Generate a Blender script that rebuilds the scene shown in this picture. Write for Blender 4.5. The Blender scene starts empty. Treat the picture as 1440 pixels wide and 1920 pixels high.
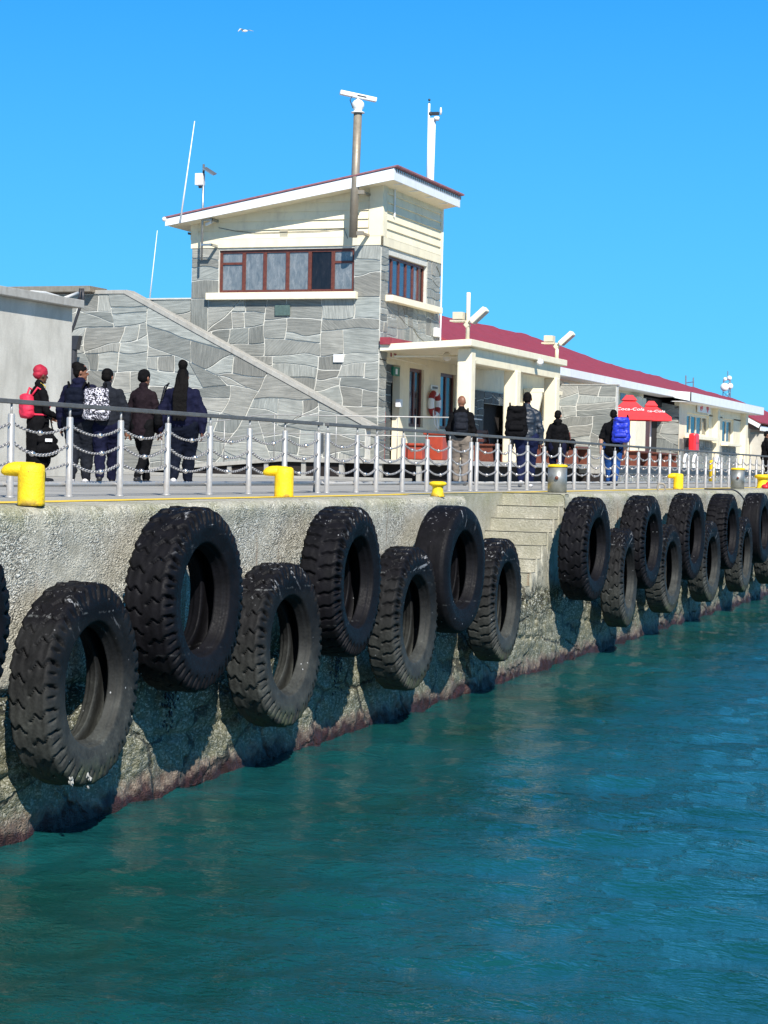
import bpy, bmesh, math, random
import numpy as np
from mathutils import Vector, Matrix
sc = bpy.context.scene
col = sc.collection
R_ = math.radians
random.seed(7)
rng = np.random.default_rng(5)

# ---------------------------------------------------------------- camera
CAM = Vector((0.0, -7.5, 0.36))
FPX = 3700.0
TH, PI_, RO = R_(20.22324), R_(1.34719), 0.022
Fv = Vector((math.cos(TH)*math.cos(PI_), math.sin(TH)*math.cos(PI_), -math.sin(PI_)))
R0 = Vector((math.sin(TH), -math.cos(TH), 0)); U0 = R0.cross(Fv)
Rv = math.cos(RO)*R0 + math.sin(RO)*U0
Uv = math.cos(RO)*U0 - math.sin(RO)*R0
cd = bpy.data.cameras.new("camera"); cam = bpy.data.objects.new("camera", cd); col.objects.link(cam)
cd.sensor_fit = 'HORIZONTAL'; cd.sensor_width = 36.0; cd.lens = FPX/1440*36
cd.clip_start = 0.1; cd.clip_end = 5000
cam.matrix_world = Matrix(((Rv.x, Uv.x, -Fv.x, CAM.x), (Rv.y, Uv.y, -Fv.y, CAM.y), (Rv.z, Uv.z, -Fv.z, CAM.z), (0, 0, 0, 1)))
sc.camera = cam
# ---------------------------------------------------------------- sky and sun
LD = Vector((1.65, 1.15, -1.66)).normalized()
sun_el = math.asin(-LD.z); sun_rot = math.atan2(-LD.x, -LD.y)
w = bpy.data.worlds.new("World"); sc.world = w; w.use_nodes = True
nt = w.node_tree; nt.nodes.clear()
sky = nt.nodes.new('ShaderNodeTexSky'); sky.sky_type = 'NISHITA'; sky.sun_disc = False
sky.sun_elevation = sun_el; sky.sun_rotation = sun_rot; sky.altitude = 0; sky.air_density = 1.0; sky.dust_density = 0.3; sky.ozone_density = 2.5
hs = nt.nodes.new('ShaderNodeHueSaturation'); hs.inputs['Saturation'].default_value = 1.25; hs.inputs['Value'].default_value = 1.0; hs.inputs['Hue'].default_value = 0.497
bg = nt.nodes.new('ShaderNodeBackground'); bg.inputs['Strength'].default_value = 0.085
wo = nt.nodes.new('ShaderNodeOutputWorld')
# clear deep-blue air low over the sea (elevation gradient), darkened above to deepen shadows
tc = nt.nodes.new('ShaderNodeTexCoord'); sx = nt.nodes.new('ShaderNodeSeparateXYZ'); nt.links.new(tc.outputs['Generated'], sx.inputs[0])
rp_ = nt.nodes.new('ShaderNodeValToRGB'); nt.links.new(sx.outputs[2], rp_.inputs[0]); el = rp_.color_ramp.elements
while len(el) < 7: el.new(.5)
for e_, (p_, c_) in zip(el, ((0.0, (1.35, 6.1, 9.9)), (.06, (.95, 5.3, 9.7)), (.235, (.34, 3.35, 8.7)), (.36, (.32, 2.9, 7.8)), (.52, (.18, 1.25, 3.4)), (.72, (.05, .4, 1.2)), (1.0, (.03, .18, .5)))): e_.position = p_; e_.color = (*c_, 1)
mx = nt.nodes.new('ShaderNodeMix'); mx.data_type = 'RGBA'; mr = nt.nodes.new('ShaderNodeMapRange'); nt.links.new(sx.outputs[2], mr.inputs[0])
mr.inputs[1].default_value = .4; mr.inputs[2].default_value = .9; mr.inputs[3].default_value = .03; mr.inputs[4].default_value = .25; nt.links.new(mr.outputs[0], mx.inputs[0])
nt.links.new(sky.outputs[0], hs.inputs['Color']); nt.links.new(rp_.outputs[0], mx.inputs[6]); nt.links.new(hs.outputs[0], mx.inputs[7])
nt.links.new(mx.outputs[2], bg.inputs['Color']); nt.links.new(bg.outputs[0], wo.inputs['Surface'])
sl = bpy.data.lights.new("sun", 'SUN'); sl.energy = 5.0; sl.angle = R_(0.5); sl.color = (1.0, 0.955, 0.88)
so = bpy.data.objects.new("sun", sl); col.objects.link(so)
so.rotation_euler = LD.to_track_quat('-Z', 'Y').to_euler()
sc.view_settings.view_transform = 'Standard'; sc.view_settings.look = 'None'; sc.view_settings.gamma = 1.0
sc.view_settings.exposure = 0.5
sc.cycles.max_bounces = 6

def un(px, py, X=None, Y=None, Z=None):
    d = Fv + Rv*((px-720)/FPX) + Uv*((960-py)/FPX)
    t = (X-CAM.x)/d.x if X is not None else ((Y-CAM.y)/d.y if Y is not None else (Z-CAM.z)/d.z)
    return CAM + d*t

# ---------------------------------------------------------------- materials
MAT = {}
class NT:
    def __init__(s, name):
        s.m = bpy.data.materials.new(name); s.m.use_nodes = True; s.t = s.m.node_tree; s.t.nodes.clear()
        s.o = s.n('ShaderNodeOutputMaterial'); s.b = s.n('ShaderNodeBsdfPrincipled'); s.l(s.b.outputs[0], s.o.inputs['Surface'])
    def n(s, t, **k):
        x = s.t.nodes.new(t)
        for a, b in k.items(): setattr(x, a, b)
        return x
    def l(s, a, b): s.t.links.new(a, b)
    def coord(s, kind='Object', scale=(1, 1, 1)):
        if kind == 'World': c = s.n('ShaderNodeNewGeometry').outputs['Position']
        elif kind == 'UV': c = s.n('ShaderNodeUVMap').outputs[0]
        else: c = s.n('ShaderNodeTexCoord').outputs[kind]
        mp = s.n('ShaderNodeMapping'); mp.inputs['Scale'].default_value = scale; s.l(c, mp.inputs[0]); return mp.outputs[0]
    def noise(s, vec, scale, detail=4, rough=.55, dist=0):
        x = s.n('ShaderNodeTexNoise'); s.l(vec, x.inputs['Vector']); x.inputs['Scale'].default_value = scale
        x.inputs['Detail'].default_value = detail; x.inputs['Roughness'].default_value = rough; x.inputs['Distortion'].default_value = dist
        return x.outputs['Fac']
    def vor(s, vec, scale, feature='F1', out='Distance', rand=1.0):
        x = s.n('ShaderNodeTexVoronoi', feature=feature); s.l(vec, x.inputs['Vector']); x.inputs['Scale'].default_value = scale
        x.inputs['Randomness'].default_value = rand
        return x.outputs[out]
    def ramp(s, fac, stops):
        r = s.n('ShaderNodeValToRGB'); s.l(fac, r.inputs[0]); e = r.color_ramp.elements
        while len(e) < len(stops): e.new(0.5)
        for i, (p, c) in enumerate(stops):
            e[i].position = p; e[i].color = (c, c, c, 1) if isinstance(c, (int, float)) else (*c, 1)
        return r.outputs[0]
    def mix(s, fac, a, b, mode='MIX'):
        m = s.n('ShaderNodeMix', data_type='RGBA', blend_type=mode)
        for k, v in ((0, fac), (6, a), (7, b)):
            if isinstance(v, bpy.types.NodeSocket): s.l(v, m.inputs[k])
            elif k == 0: m.inputs[0].default_value = v
            else: m.inputs[k].default_value = (*v, 1) if len(v) == 3 else v
        return m.outputs[2]
    def math(s, op, a, b=0.0, c=0.0):
        m = s.n('ShaderNodeMath', operation=op)
        for i, v in enumerate((a, b, c)):
            if isinstance(v, bpy.types.NodeSocket): s.l(v, m.inputs[i])
            else: m.inputs[i].default_value = v
        return m.outputs[0]
    def sep(s, vec):
        x = s.n('ShaderNodeSeparateXYZ'); s.l(vec, x.inputs[0]); return x.outputs
    def mrange(s, v, a, b, c=0.0, d=1.0, smooth=True):
        m = s.n('ShaderNodeMapRange', interpolation_type='SMOOTHSTEP' if smooth else 'LINEAR')
        s.l(v, m.inputs[0])
        for i, q in enumerate((a, b, c, d)): m.inputs[i+1].default_value = q
        return m.outputs[0]
    def bump(s, h, strength=.4, dist=.02):
        b = s.n('ShaderNodeBump'); s.l(h, b.inputs['Height']); b.inputs['Strength'].default_value = strength; b.inputs['Distance'].default_value = dist
        s.l(b.outputs[0], s.b.inputs['Normal'])
    def base(s, c):
        if isinstance(c, bpy.types.NodeSocket): s.l(c, s.b.inputs['Base Color'])
        else: s.b.inputs['Base Color'].default_value = (*c, 1)
    def rough(s, v):
        if isinstance(v, bpy.types.NodeSocket): s.l(v, s.b.inputs['Roughness'])
        else: s.b.inputs['Roughness'].default_value = v

def simple(name, c, rough=.6, metal=0, var=.18, scale=6, bump=0, spec=.5, bscale=40, dirt=None):
    t = NT(name); v = t.coord('World')
    n = t.noise(v, scale, 5, .6)
    lo = tuple(x*(1-var) for x in c); hi = tuple(min(1, x*(1+var)) for x in c)
    cc = t.ramp(n, [(.3, lo), (.7, hi)])
    if dirt:
        d = t.noise(t.coord('World', (1, 1, .35)), scale*1.7, 6, .7)
        cc = t.mix(t.ramp(d, [(.5, 0.0), (.75, .8)]), cc, dirt)
    t.base(cc); t.b.inputs['Metallic'].default_value = metal; t.b.inputs['Specular IOR Level'].default_value = spec
    t.rough(t.ramp(t.noise(v, scale*3, 3), [(.3, max(0.02, rough-.08)), (.7, min(1, rough+.08))]))
    if bump: t.bump(t.noise(v, bscale, 4, .6), bump, .01)
    MAT[name] = t.m; return t.m

simple('cream', (.82, .73, .53), .65, var=.06, scale=2, bump=.15, dirt=(.64, .56, .42))
simple('cream_trim', (.84, .76, .57), .6, var=.05, scale=3, bump=.1, dirt=(.68, .61, .47))
simple('white', (.80, .81, .82), .5, var=.04, scale=3, dirt=(.66, .67, .66))
simple('white_gloss', (.82, .82, .80), .3, var=.03)
simple('roof_red', (.27, .028, .045), .7, var=.2, scale=4, bump=.3, bscale=25, dirt=(.26, .06, .075))
simple('roof_faded', (.25, .10, .12), .7, var=.3, scale=9, dirt=(.22, .16, .16))
simple('window_wood', (.115, .030, .018), .45, var=.3, scale=12, dirt=(.16, .06, .035))
simple('dark_wood', (.09, .03, .018), .5, var=.3, scale=10)
simple('bench_wood', (.14, .037, .02), .6, var=.3, scale=10)
simple('door_red', (.30, .018, .02), .5)
simple('red_plastic', (.72, .02, .03), .4, var=.1)
simple('bin_red', (.36, .05, .022), .5, var=.15)
def m_yellow():
    t = NT('yellow_paint'); P = t.coord('World'); n = t.noise(P, 9, 5, .6); f = t.noise(P, 30, 5, .7); z = t.sep(P)[2]
    c = t.ramp(n, [(.3, (.78, .50, .004)), (.7, (.92, .66, .01))])
    c = t.mix(t.ramp(f, [(.56, 0.0), (.70, .6)]), c, (.55, .33, .02))
    chipm = t.math('ADD', t.ramp(t.noise(P, 22, 6, .75), [(.655, 0.0), (.675, .9)]), t.math('MULTIPLY', t.mrange(z, .07, .0), t.ramp(n, [(.42, 0.0), (.55, .8)])))
    c = t.mix(chipm, c, (.12, .055, .03)); t.base(c); t.rough(t.ramp(f, [(.3, .42), (.7, .7)])); t.bump(f, .7, .012); MAT['yellow_paint'] = t.m
m_yellow()
simple('yellow_line', (.85, .58, .03), .8, var=.15, scale=9, dirt=(.62, .48, .16))
simple('steel', (.40, .395, .385), .45, .35, var=.1, scale=15, dirt=(.42, .38, .33))
simple('rail_dark', (.10, .10, .10), .6, .1, var=.2, scale=10)
simple('chain_metal', (.45, .43, .42), .42, .6, var=.35, scale=60)
simple('ball_metal', (.62, .58, .55), .3, .9, var=.2, scale=60)
simple('brown_metal', (.30, .26, .205), .5, .35, var=.15, scale=6, dirt=(.25, .18, .12))
simple('galv', (.38, .40, .41), .4, .8, var=.15, scale=14, dirt=(.32, .26, .17))
simple('dark_metal', (.03, .03, .035), .5)
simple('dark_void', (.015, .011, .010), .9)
simple('black_cloth', (.005, .005, .006), .85, var=.3, scale=20, bump=.5, bscale=18, spec=.08)
simple('navy_cloth', (.008, .009, .026), .85, var=.3, scale=20, bump=.5, bscale=16, spec=.08)
simple('navy_dark', (.005, .007, .015), .8, var=.3, scale=20, bump=.5, bscale=16, spec=.08)
simple('purple_black', (.014, .009, .012), .85, var=.3, scale=20, bump=.5, bscale=16, spec=.08)
simple('jeans', (.009, .013, .042), .85, var=.35, scale=20, bump=.4, spec=.08)
simple('jeans_blue', (.015, .06, .21), .85, var=.25, scale=20, bump=.4, spec=.08)
simple('grey_cloth', (.014, .016, .022), .85, var=.3, scale=20, bump=.4, spec=.08)
simple('khaki_cloth', (.19, .16, .135), .85, var=.15, scale=14, bump=.5, bscale=16, spec=.08)
simple('puffer', (.010, .018, .032), .5, var=.3, scale=20, bump=.8, bscale=14)
simple('pink_cloth', (.60, .018, .06), .7, var=.12, scale=20, bump=.4)
simple('crimson_cloth', (.36, .008, .032), .7, var=.12, scale=20, bump=.4)
simple('blue_bag', (.012, .03, .42), .45, var=.3, scale=20, bump=.6, bscale=18)
simple('hair', (.004, .0035, .0035), .7, var=.4, scale=60, spec=.1, bump=.8, bscale=90)
simple('skin_dark', (.115, .045, .025), .5, var=.12, scale=20)
simple('skin_mid', (.22, .095, .055), .5, var=.12, scale=20)
simple('skin_light', (.52, .29, .20), .5, var=.08, scale=20)
simple('shoe_dark', (.012, .012, .014), .5)
simple('shoe_light', (.62, .60, .60), .6)
simple('eye_white', (.7, .7, .7), .3)
simple('shell', (.32, .32, .30), .6, var=.2, scale=50)
simple('mussel', (.012, .012, .018), .35, var=.4, scale=60)
simple('umbrella', (.74, .035, .045), .7, var=.08, scale=4)
simple('coping', (.36, .35, .32), .85, var=.15, scale=5, bump=.4, dirt=(.24, .22, .19))
simple('mortar', (.58, .57, .52), .9, var=.12, scale=9, bump=.4)
simple('black_roof', (.02, .022, .024), .7)
simple('cable', (.62, .62, .60), .5, var=.1)
simple('green_plaque', (.10, .15, .13), .5, .3, var=.25, scale=18)
simple('sign_green', (.01, .16, .08), .5)
simple('beige_box', (.62, .56, .42), .5, var=.05)
simple('glass_lamp', (.75, .72, .64), .2, var=.03)
simple('gravel', (.22, .21, .19), .9, var=.3, scale=8, bump=.4)

def m_glass(name, c, rough, dirt):
    t = NT(name); v = t.coord('World', (1, 1, .4))
    n = t.noise(v, 9, 6, .65, .6)
    t.base(t.ramp(n, [(.35, c), (.75, dirt)])); t.rough(t.ramp(n, [(.4, rough), (.7, rough+.25)]))
    t.b.inputs['Specular IOR Level'].default_value = .8 if name != 'pane_dark' else .25
    t.bump(t.noise(v, 1.5, 2), .05, .02); MAT[name] = t.m
m_glass('pane_dusty', (.10, .118, .135), .12, (.24, .26, .275))
m_glass('pane_dark', (.008, .010, .016), .05, (.02, .022, .03))
m_glass('pane_sky', (.03, .05, .09), .03, (.05, .07, .12))  # reflected sky put into the base colour as blue

# slate masonry: tone per stone in an attribute, bedding lines along each stone's own UV
def m_slate(name, base_lo, base_hi):
    t = NT(name)
    at = t.n('ShaderNodeAttribute', attribute_name='tone')
    uv = t.coord('UV', (1.2, 14, 1)); uv2 = t.coord('UV', (.8, 30, 1))
    a = t.noise(uv, 1.6, 6, .62, .3); b = t.noise(uv2, 2.2, 4, .7, .15)
    c = t.noise(t.coord('World'), 1.7, 4, .6)
    m = t.math('ADD', t.math('MULTIPLY', a, .55), t.math('MULTIPLY', b, .45))
    cc = t.ramp(m, [(.30, base_lo), (.50, tuple((x+y)/2 for x, y in zip(base_lo, base_hi))), (.66, base_hi)])
    cc = t.mix(.85, cc, at.outputs['Color'], 'MULTIPLY')
    cc = t.mix(t.ramp(c, [(.45, 0.0), (.8, .35)]), cc, tuple(x*.6 for x in base_lo))
    crack = t.ramp(t.noise(uv2, 1.1, 5, .75, 1.2), [(.30, .55), (.36, 0.0)])
    cc = t.mix(crack, cc, tuple(x*.35 for x in base_lo))
    t.base(cc); t.rough(.75); t.bump(m, .45, .035); MAT[name] = t.m
m_slate('slate', (.125, .135, .128), (.40, .405, .37))
m_slate('slate_dark', (.045, .055, .06), (.15, .17, .175))

def m_concrete():
    t = NT('concrete_render'); v = t.coord('World'); vs = t.coord('World', (1, 1, .3))
    a = t.noise(v, 1.1, 6, .6); b = t.noise(vs, 2.4, 6, .65, .4); c = t.noise(v, 40, 3)
    cc = t.ramp(a, [(.3, (.45, .425, .365)), (.7, (.64, .61, .54))])
    cc = t.mix(t.ramp(b, [(.46, 0.0), (.68, .7)]), cc, (.38, .36, .31))
    cc = t.mix(t.ramp(c, [(.35, .2), (.6, 0.0)]), cc, (.2, .2, .2))
    t.base(cc); t.rough(.9); t.bump(c, .3, .01); MAT['concrete_render'] = t.m
m_concrete()

def m_deck():
    t = NT('deck'); v = t.coord('World')
    a = t.noise(v, .8, 6, .6); c = t.noise(v, 30, 4); d = t.noise(v, 5, 5, .7)
    cc = t.ramp(a, [(.3, (.27, .265, .25)), (.7, (.40, .39, .36))])
    cc = t.mix(t.ramp(d, [(.55, 0.0), (.75, .5)]), cc, (.20, .19, .17))
    cc = t.mix(t.ramp(c, [(.35, .3), (.55, 0.0)]), cc, (.15, .15, .14))
    t.base(cc); t.rough(.92); t.bump(c, .3, .01); MAT['deck'] = t.m
m_deck()

def m_quay():
    t = NT('quay_concrete'); P = t.coord('World'); z = t.sep(P)[2]
    big = t.noise(P, .9, 5, .6); mid = t.noise(P, 5, 5, .62); fine = t.noise(P, 60, 4, .6)
    # exposed broken stone aggregate
    dist = t.n('ShaderNodeVectorMath', operation='ADD'); nx = t.n('ShaderNodeTexNoise'); t.l(P, nx.inputs['Vector']); nx.inputs['Scale'].default_value = 16
    sm = t.n('ShaderNodeVectorMath', operation='SCALE'); t.l(nx.outputs['Color'], sm.inputs[0]); sm.inputs['Scale'].default_value = .06
    t.l(P, dist.inputs[0]); t.l(sm.outputs[0], dist.inputs[1])
    mp = t.n('ShaderNodeMapping'); mp.inputs['Scale'].default_value = (1, 1, 1.9); mp.inputs['Rotation'].default_value = (0, .6, 0); t.l(dist.outputs[0], mp.inputs[0])
    chip = t.vor(mp.outputs[0], 42, 'F1', 'Color'); cd_ = t.vor(mp.outputs[0], 42, 'F1', 'Distance')
    chv = t.sep(chip)[0]
    chips = t.ramp(chv, [(.0, (.12, .115, .095)), (.2, (.36, .34, .275)), (.7, (.60, .575, .485)), (1.0, (.84, .82, .74))])
    paste = t.ramp(mid, [(.28, (.27, .255, .20)), (.5, (.43, .41, .335)), (.72, (.56, .535, .45))])
    expo = t.ramp(t.math('ADD', t.math('MULTIPLY', big, .6), t.math('MULTIPLY', mid, .4)), [(.42, .06), (.57, .88)])
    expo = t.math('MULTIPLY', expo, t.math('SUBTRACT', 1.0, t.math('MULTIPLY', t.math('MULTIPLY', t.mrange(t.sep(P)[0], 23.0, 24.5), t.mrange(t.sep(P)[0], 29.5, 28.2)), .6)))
    top = t.mix(expo, paste, chips)
    pits = t.ramp(cd_, [(.0, 0.0), (.52, 0.0), (.68, .9)])
    top = t.mix(t.math('MULTIPLY', pits, expo), top, (.10, .095, .08))
    zz = t.math('ADD', z, t.math('MULTIPLY', t.math('SUBTRACT', t.noise(P, 2.2, 6, .65), .5), .55))
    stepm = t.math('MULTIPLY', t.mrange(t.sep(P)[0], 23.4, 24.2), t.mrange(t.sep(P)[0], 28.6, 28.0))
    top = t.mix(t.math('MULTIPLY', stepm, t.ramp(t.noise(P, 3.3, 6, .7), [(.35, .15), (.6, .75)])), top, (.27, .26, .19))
    # greenish algae film near the top lip
    top = t.mix(t.math('MULTIPLY', t.mrange(zz, -.28, .02), t.ramp(big, [(.42, 0.0), (.6, .55)])), top, (.27, .27, .13))
    # rust runs
    rust = t.ramp(t.noise(t.coord('World', (1, 1, .13)), 3.4, 3, .5), [(.655, 0.0), (.72, .7)])
    top = t.mix(rust, top, (.20, .10, .05))
    # wet tidal zone: olive weed, mussels, barnacles
    weed = t.ramp(mid, [(.25, (.016, .016, .010)), (.5, (.065, .065, .036)), (.7, (.14, .135, .075))])
    weed = t.mix(t.ramp(chv, [(.80, 0.0), (.84, .9)]), weed, (.42, .42, .36))
    weed = t.mix(t.ramp(chv, [(.25, .7), (.30, 0.0)]), weed, (.02, .021, .022))
    left = t.mrange(t.sep(P)[0], 14, 22)
    tide = t.mrange(zz, -1.18, -1.42)
    c = t.mix(tide, top, weed)
    band = t.mrange(zz, -1.42, -1.9)
    lowc = t.mix(t.ramp(chv, [(.3, .0), (.9, .8)]), (.13, .128, .075), (.34, .33, .26))
    c = t.mix(t.math('MULTIPLY', band, .8), c, lowc)
    pink = t.mix(t.ramp(mid, [(.35, 0.0), (.65, 1.0)]), (.10, .052, .040), (.22, .16, .125))
    c = t.mix(t.math('MULTIPLY', t.mrange(zz, -2.22, -2.34), .75), c, pink)
    c = t.mix(t.mrange(zz, -2.34, -2.42), c, (.040, .012, .011))
    cm = t.n('ShaderNodeMapping'); cm.inputs['Scale'].default_value = (.75, 1, 1.55); t.l(dist.outputs[0], cm.inputs[0])
    n3 = t.n('ShaderNodeTexNoise'); t.l(P, n3.inputs['Vector']); n3.inputs['Scale'].default_value = 3.5; n3.inputs['Detail'].default_value = 5
    s3 = t.n('ShaderNodeVectorMath', operation='SCALE'); t.l(n3.outputs['Color'], s3.inputs[0]); s3.inputs['Scale'].default_value = .22
    a3 = t.n('ShaderNodeVectorMath', operation='ADD'); t.l(cm.outputs[0], a3.inputs[0]); t.l(s3.outputs[0], a3.inputs[1])
    ed = t.vor(a3.outputs[0], .95, 'DISTANCE_TO_EDGE', 'Distance')
    ck = t.math('MULTIPLY', t.ramp(ed, [(.008, 1.0), (.026, 0.0)]), t.math('MULTIPLY', t.mrange(zz, -1.0, -1.3), t.ramp(big, [(.38, .15), (.52, 1.0)])))
    c = t.mix(t.math('MULTIPLY', ck, .78), c, (.012, .012, .010))
    c = t.mix(t.math('MULTIPLY', t.mrange(zz, -2.30, -2.40), t.ramp(t.noise(P, 6, 3), [(.46, 0.0), (.54, .8)])), c, (.030, .012, .010))
    t.base(c)
    t.rough(t.mrange(zz, -1.0, -2.3, .92, .6))
    h = t.math('ADD', t.math('MULTIPLY', t.math('SUBTRACT', 1.0, cd_), t.math('ADD', expo, .3)), t.math('MULTIPLY', fine, .5))
    h = t.math('SUBTRACT', h, t.math('MULTIPLY', ck, 2.5))
    t.bump(h, .65, .018); MAT['quay_concrete'] = t.m
m_quay()

def m_tire(name, tide_z, amt, dz, zt):
    t = NT(name); P = t.coord('World'); O = t.coord('Object')
    z = t.sep(P)[2]; n = t.noise(P, 7, 5, .6); f = t.noise(P, 45, 4, .65); big = t.noise(P, 2.1, 4)
    base = t.ramp(n, [(.3, (.0022, .0022, .0032)), (.7, (.0065, .0062, .0085))])
    zz = t.math('ADD', z, t.math('MULTIPLY', t.math('SUBTRACT', big, .5), .06))
    silt = t.ramp(t.math('ADD', t.math('MULTIPLY', n, .6), t.math('MULTIPLY', f, .4)), [(.3, (.017, .018, .018)), (.58, (.055, .058, .053)), (.74, (.12, .125, .112))])
    yy = t.sep(t.n('ShaderNodeNewGeometry').outputs['Normal'])
    c = t.mix(t.math('MULTIPLY', t.mrange(zz, tide_z, tide_z-.10), amt*.14), base, silt)
    c = t.mix(t.math('MULTIPLY', t.mrange(zz, tide_z-.25, tide_z-dz*1.9), amt), c, silt)
    # thin salt line at the high-tide mark
    zl = t.math('ABSOLUTE', t.math('SUBTRACT', zz, tide_z))
    ln = t.math('MULTIPLY', t.mrange(zl, .012, .0), t.ramp(t.noise(P, 11, 5, .7), [(.50, 0.0), (.64, .40 if amt > .9 else .12)]))
    c = t.mix(ln, c, (.34, .36, .36))
    # green weed at the lowest part
    c = t.mix(t.math('MULTIPLY', t.mrange(zz, -1.78, -2.02), t.ramp(n, [(.4, 0.0), (.6, .6)])), c, (.035, .055, .02))
    # droppings and scuffs
    sp = t.vor(t.coord('World', (1, 1, .7)), 11, 'F1', 'Distance')
    up = t.mrange(z, zt-.45, zt-.1)
    c = t.mix(t.math('MULTIPLY', t.ramp(sp, [(.03, .8), (.075, 0.0)]), t.ramp(t.noise(P, 3.1, 3), [(.52, 0.0), (.56, 1.0)])), c, (.45, .46, .48))
    st = t.ramp(t.noise(t.coord('Object', (3.2, 3.2, .5)), 5, 6, .75), [(.60, 0.0), (.66, .7)])
    c = t.mix(t.math('MULTIPLY', st, up), c, (.40, .41, .43))
    t.base(c); t.rough(t.ramp(f, [(.3, .50), (.7, .78)])); t.b.inputs['Specular IOR Level'].default_value = .15
    t.bump(t.math('ADD', f, t.math('MULTIPLY', n, .6)), .3, .008); MAT[name] = t.m
m_tire('rubber_upper', -1.18, .14, .45, 0)
m_tire('rubber_lower', -.77, 1.0, .55, -.55)

def m_water():
    t = NT('sea_water'); P = t.coord('World')
    wm = t.n('ShaderNodeMapping'); wm.inputs['Rotation'].default_value = (0, 0, R_(-12)); wm.inputs['Scale'].default_value = (1, .5, 1); t.l(P, wm.inputs[0])
    a = t.noise(wm.outputs[0], 8, 4, .55, .5); b = t.noise(wm.outputs[0], 26, 3, .6, .3); g = t.noise(P, .35, 3)
    t.base(t.ramp(g, [(.35, (.0035, .044, .037)), (.65, (.005, .066, .072))]))
    t.rough(.03); t.b.inputs['IOR'].default_value = 1.34
    t.bump(t.math('ADD', a, t.math('MULTIPLY', b, .6)), 1.0, .022); MAT['sea_water'] = t.m
m_water()

def m_pattern():
    t = NT('pattern_cloth'); v = t.coord('World')
    n = t.noise(v, 24, 2, .4, 1.8)
    t.base(t.ramp(n, [(.51, (.008, .008, .02)), (.54, (.62, .60, .66))])); t.rough(.8); MAT['pattern_cloth'] = t.m
m_pattern()
def m_bag_band():
    t = NT('steel_bollard'); P = t.coord('World'); z = t.sep(P)[2]; n = t.noise(P, 6, 5, .6)
    c = t.ramp(n, [(.3, (.16, .17, .165)), (.7, (.33, .34, .33))])
    c = t.mix(t.ramp(t.noise(P, 4, 5, .7), [(.55, 0.0), (.7, .6)]), c, (.10, .09, .07))
    c = t.mix(t.math('MULTIPLY', t.mrange(z, .18, .02), .6), c, (.45, .45, .42))
    t.base(c); t.b.inputs['Metallic'].default_value = .5; t.rough(.45); MAT['steel_bollard'] = t.m
m_bag_band()

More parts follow.
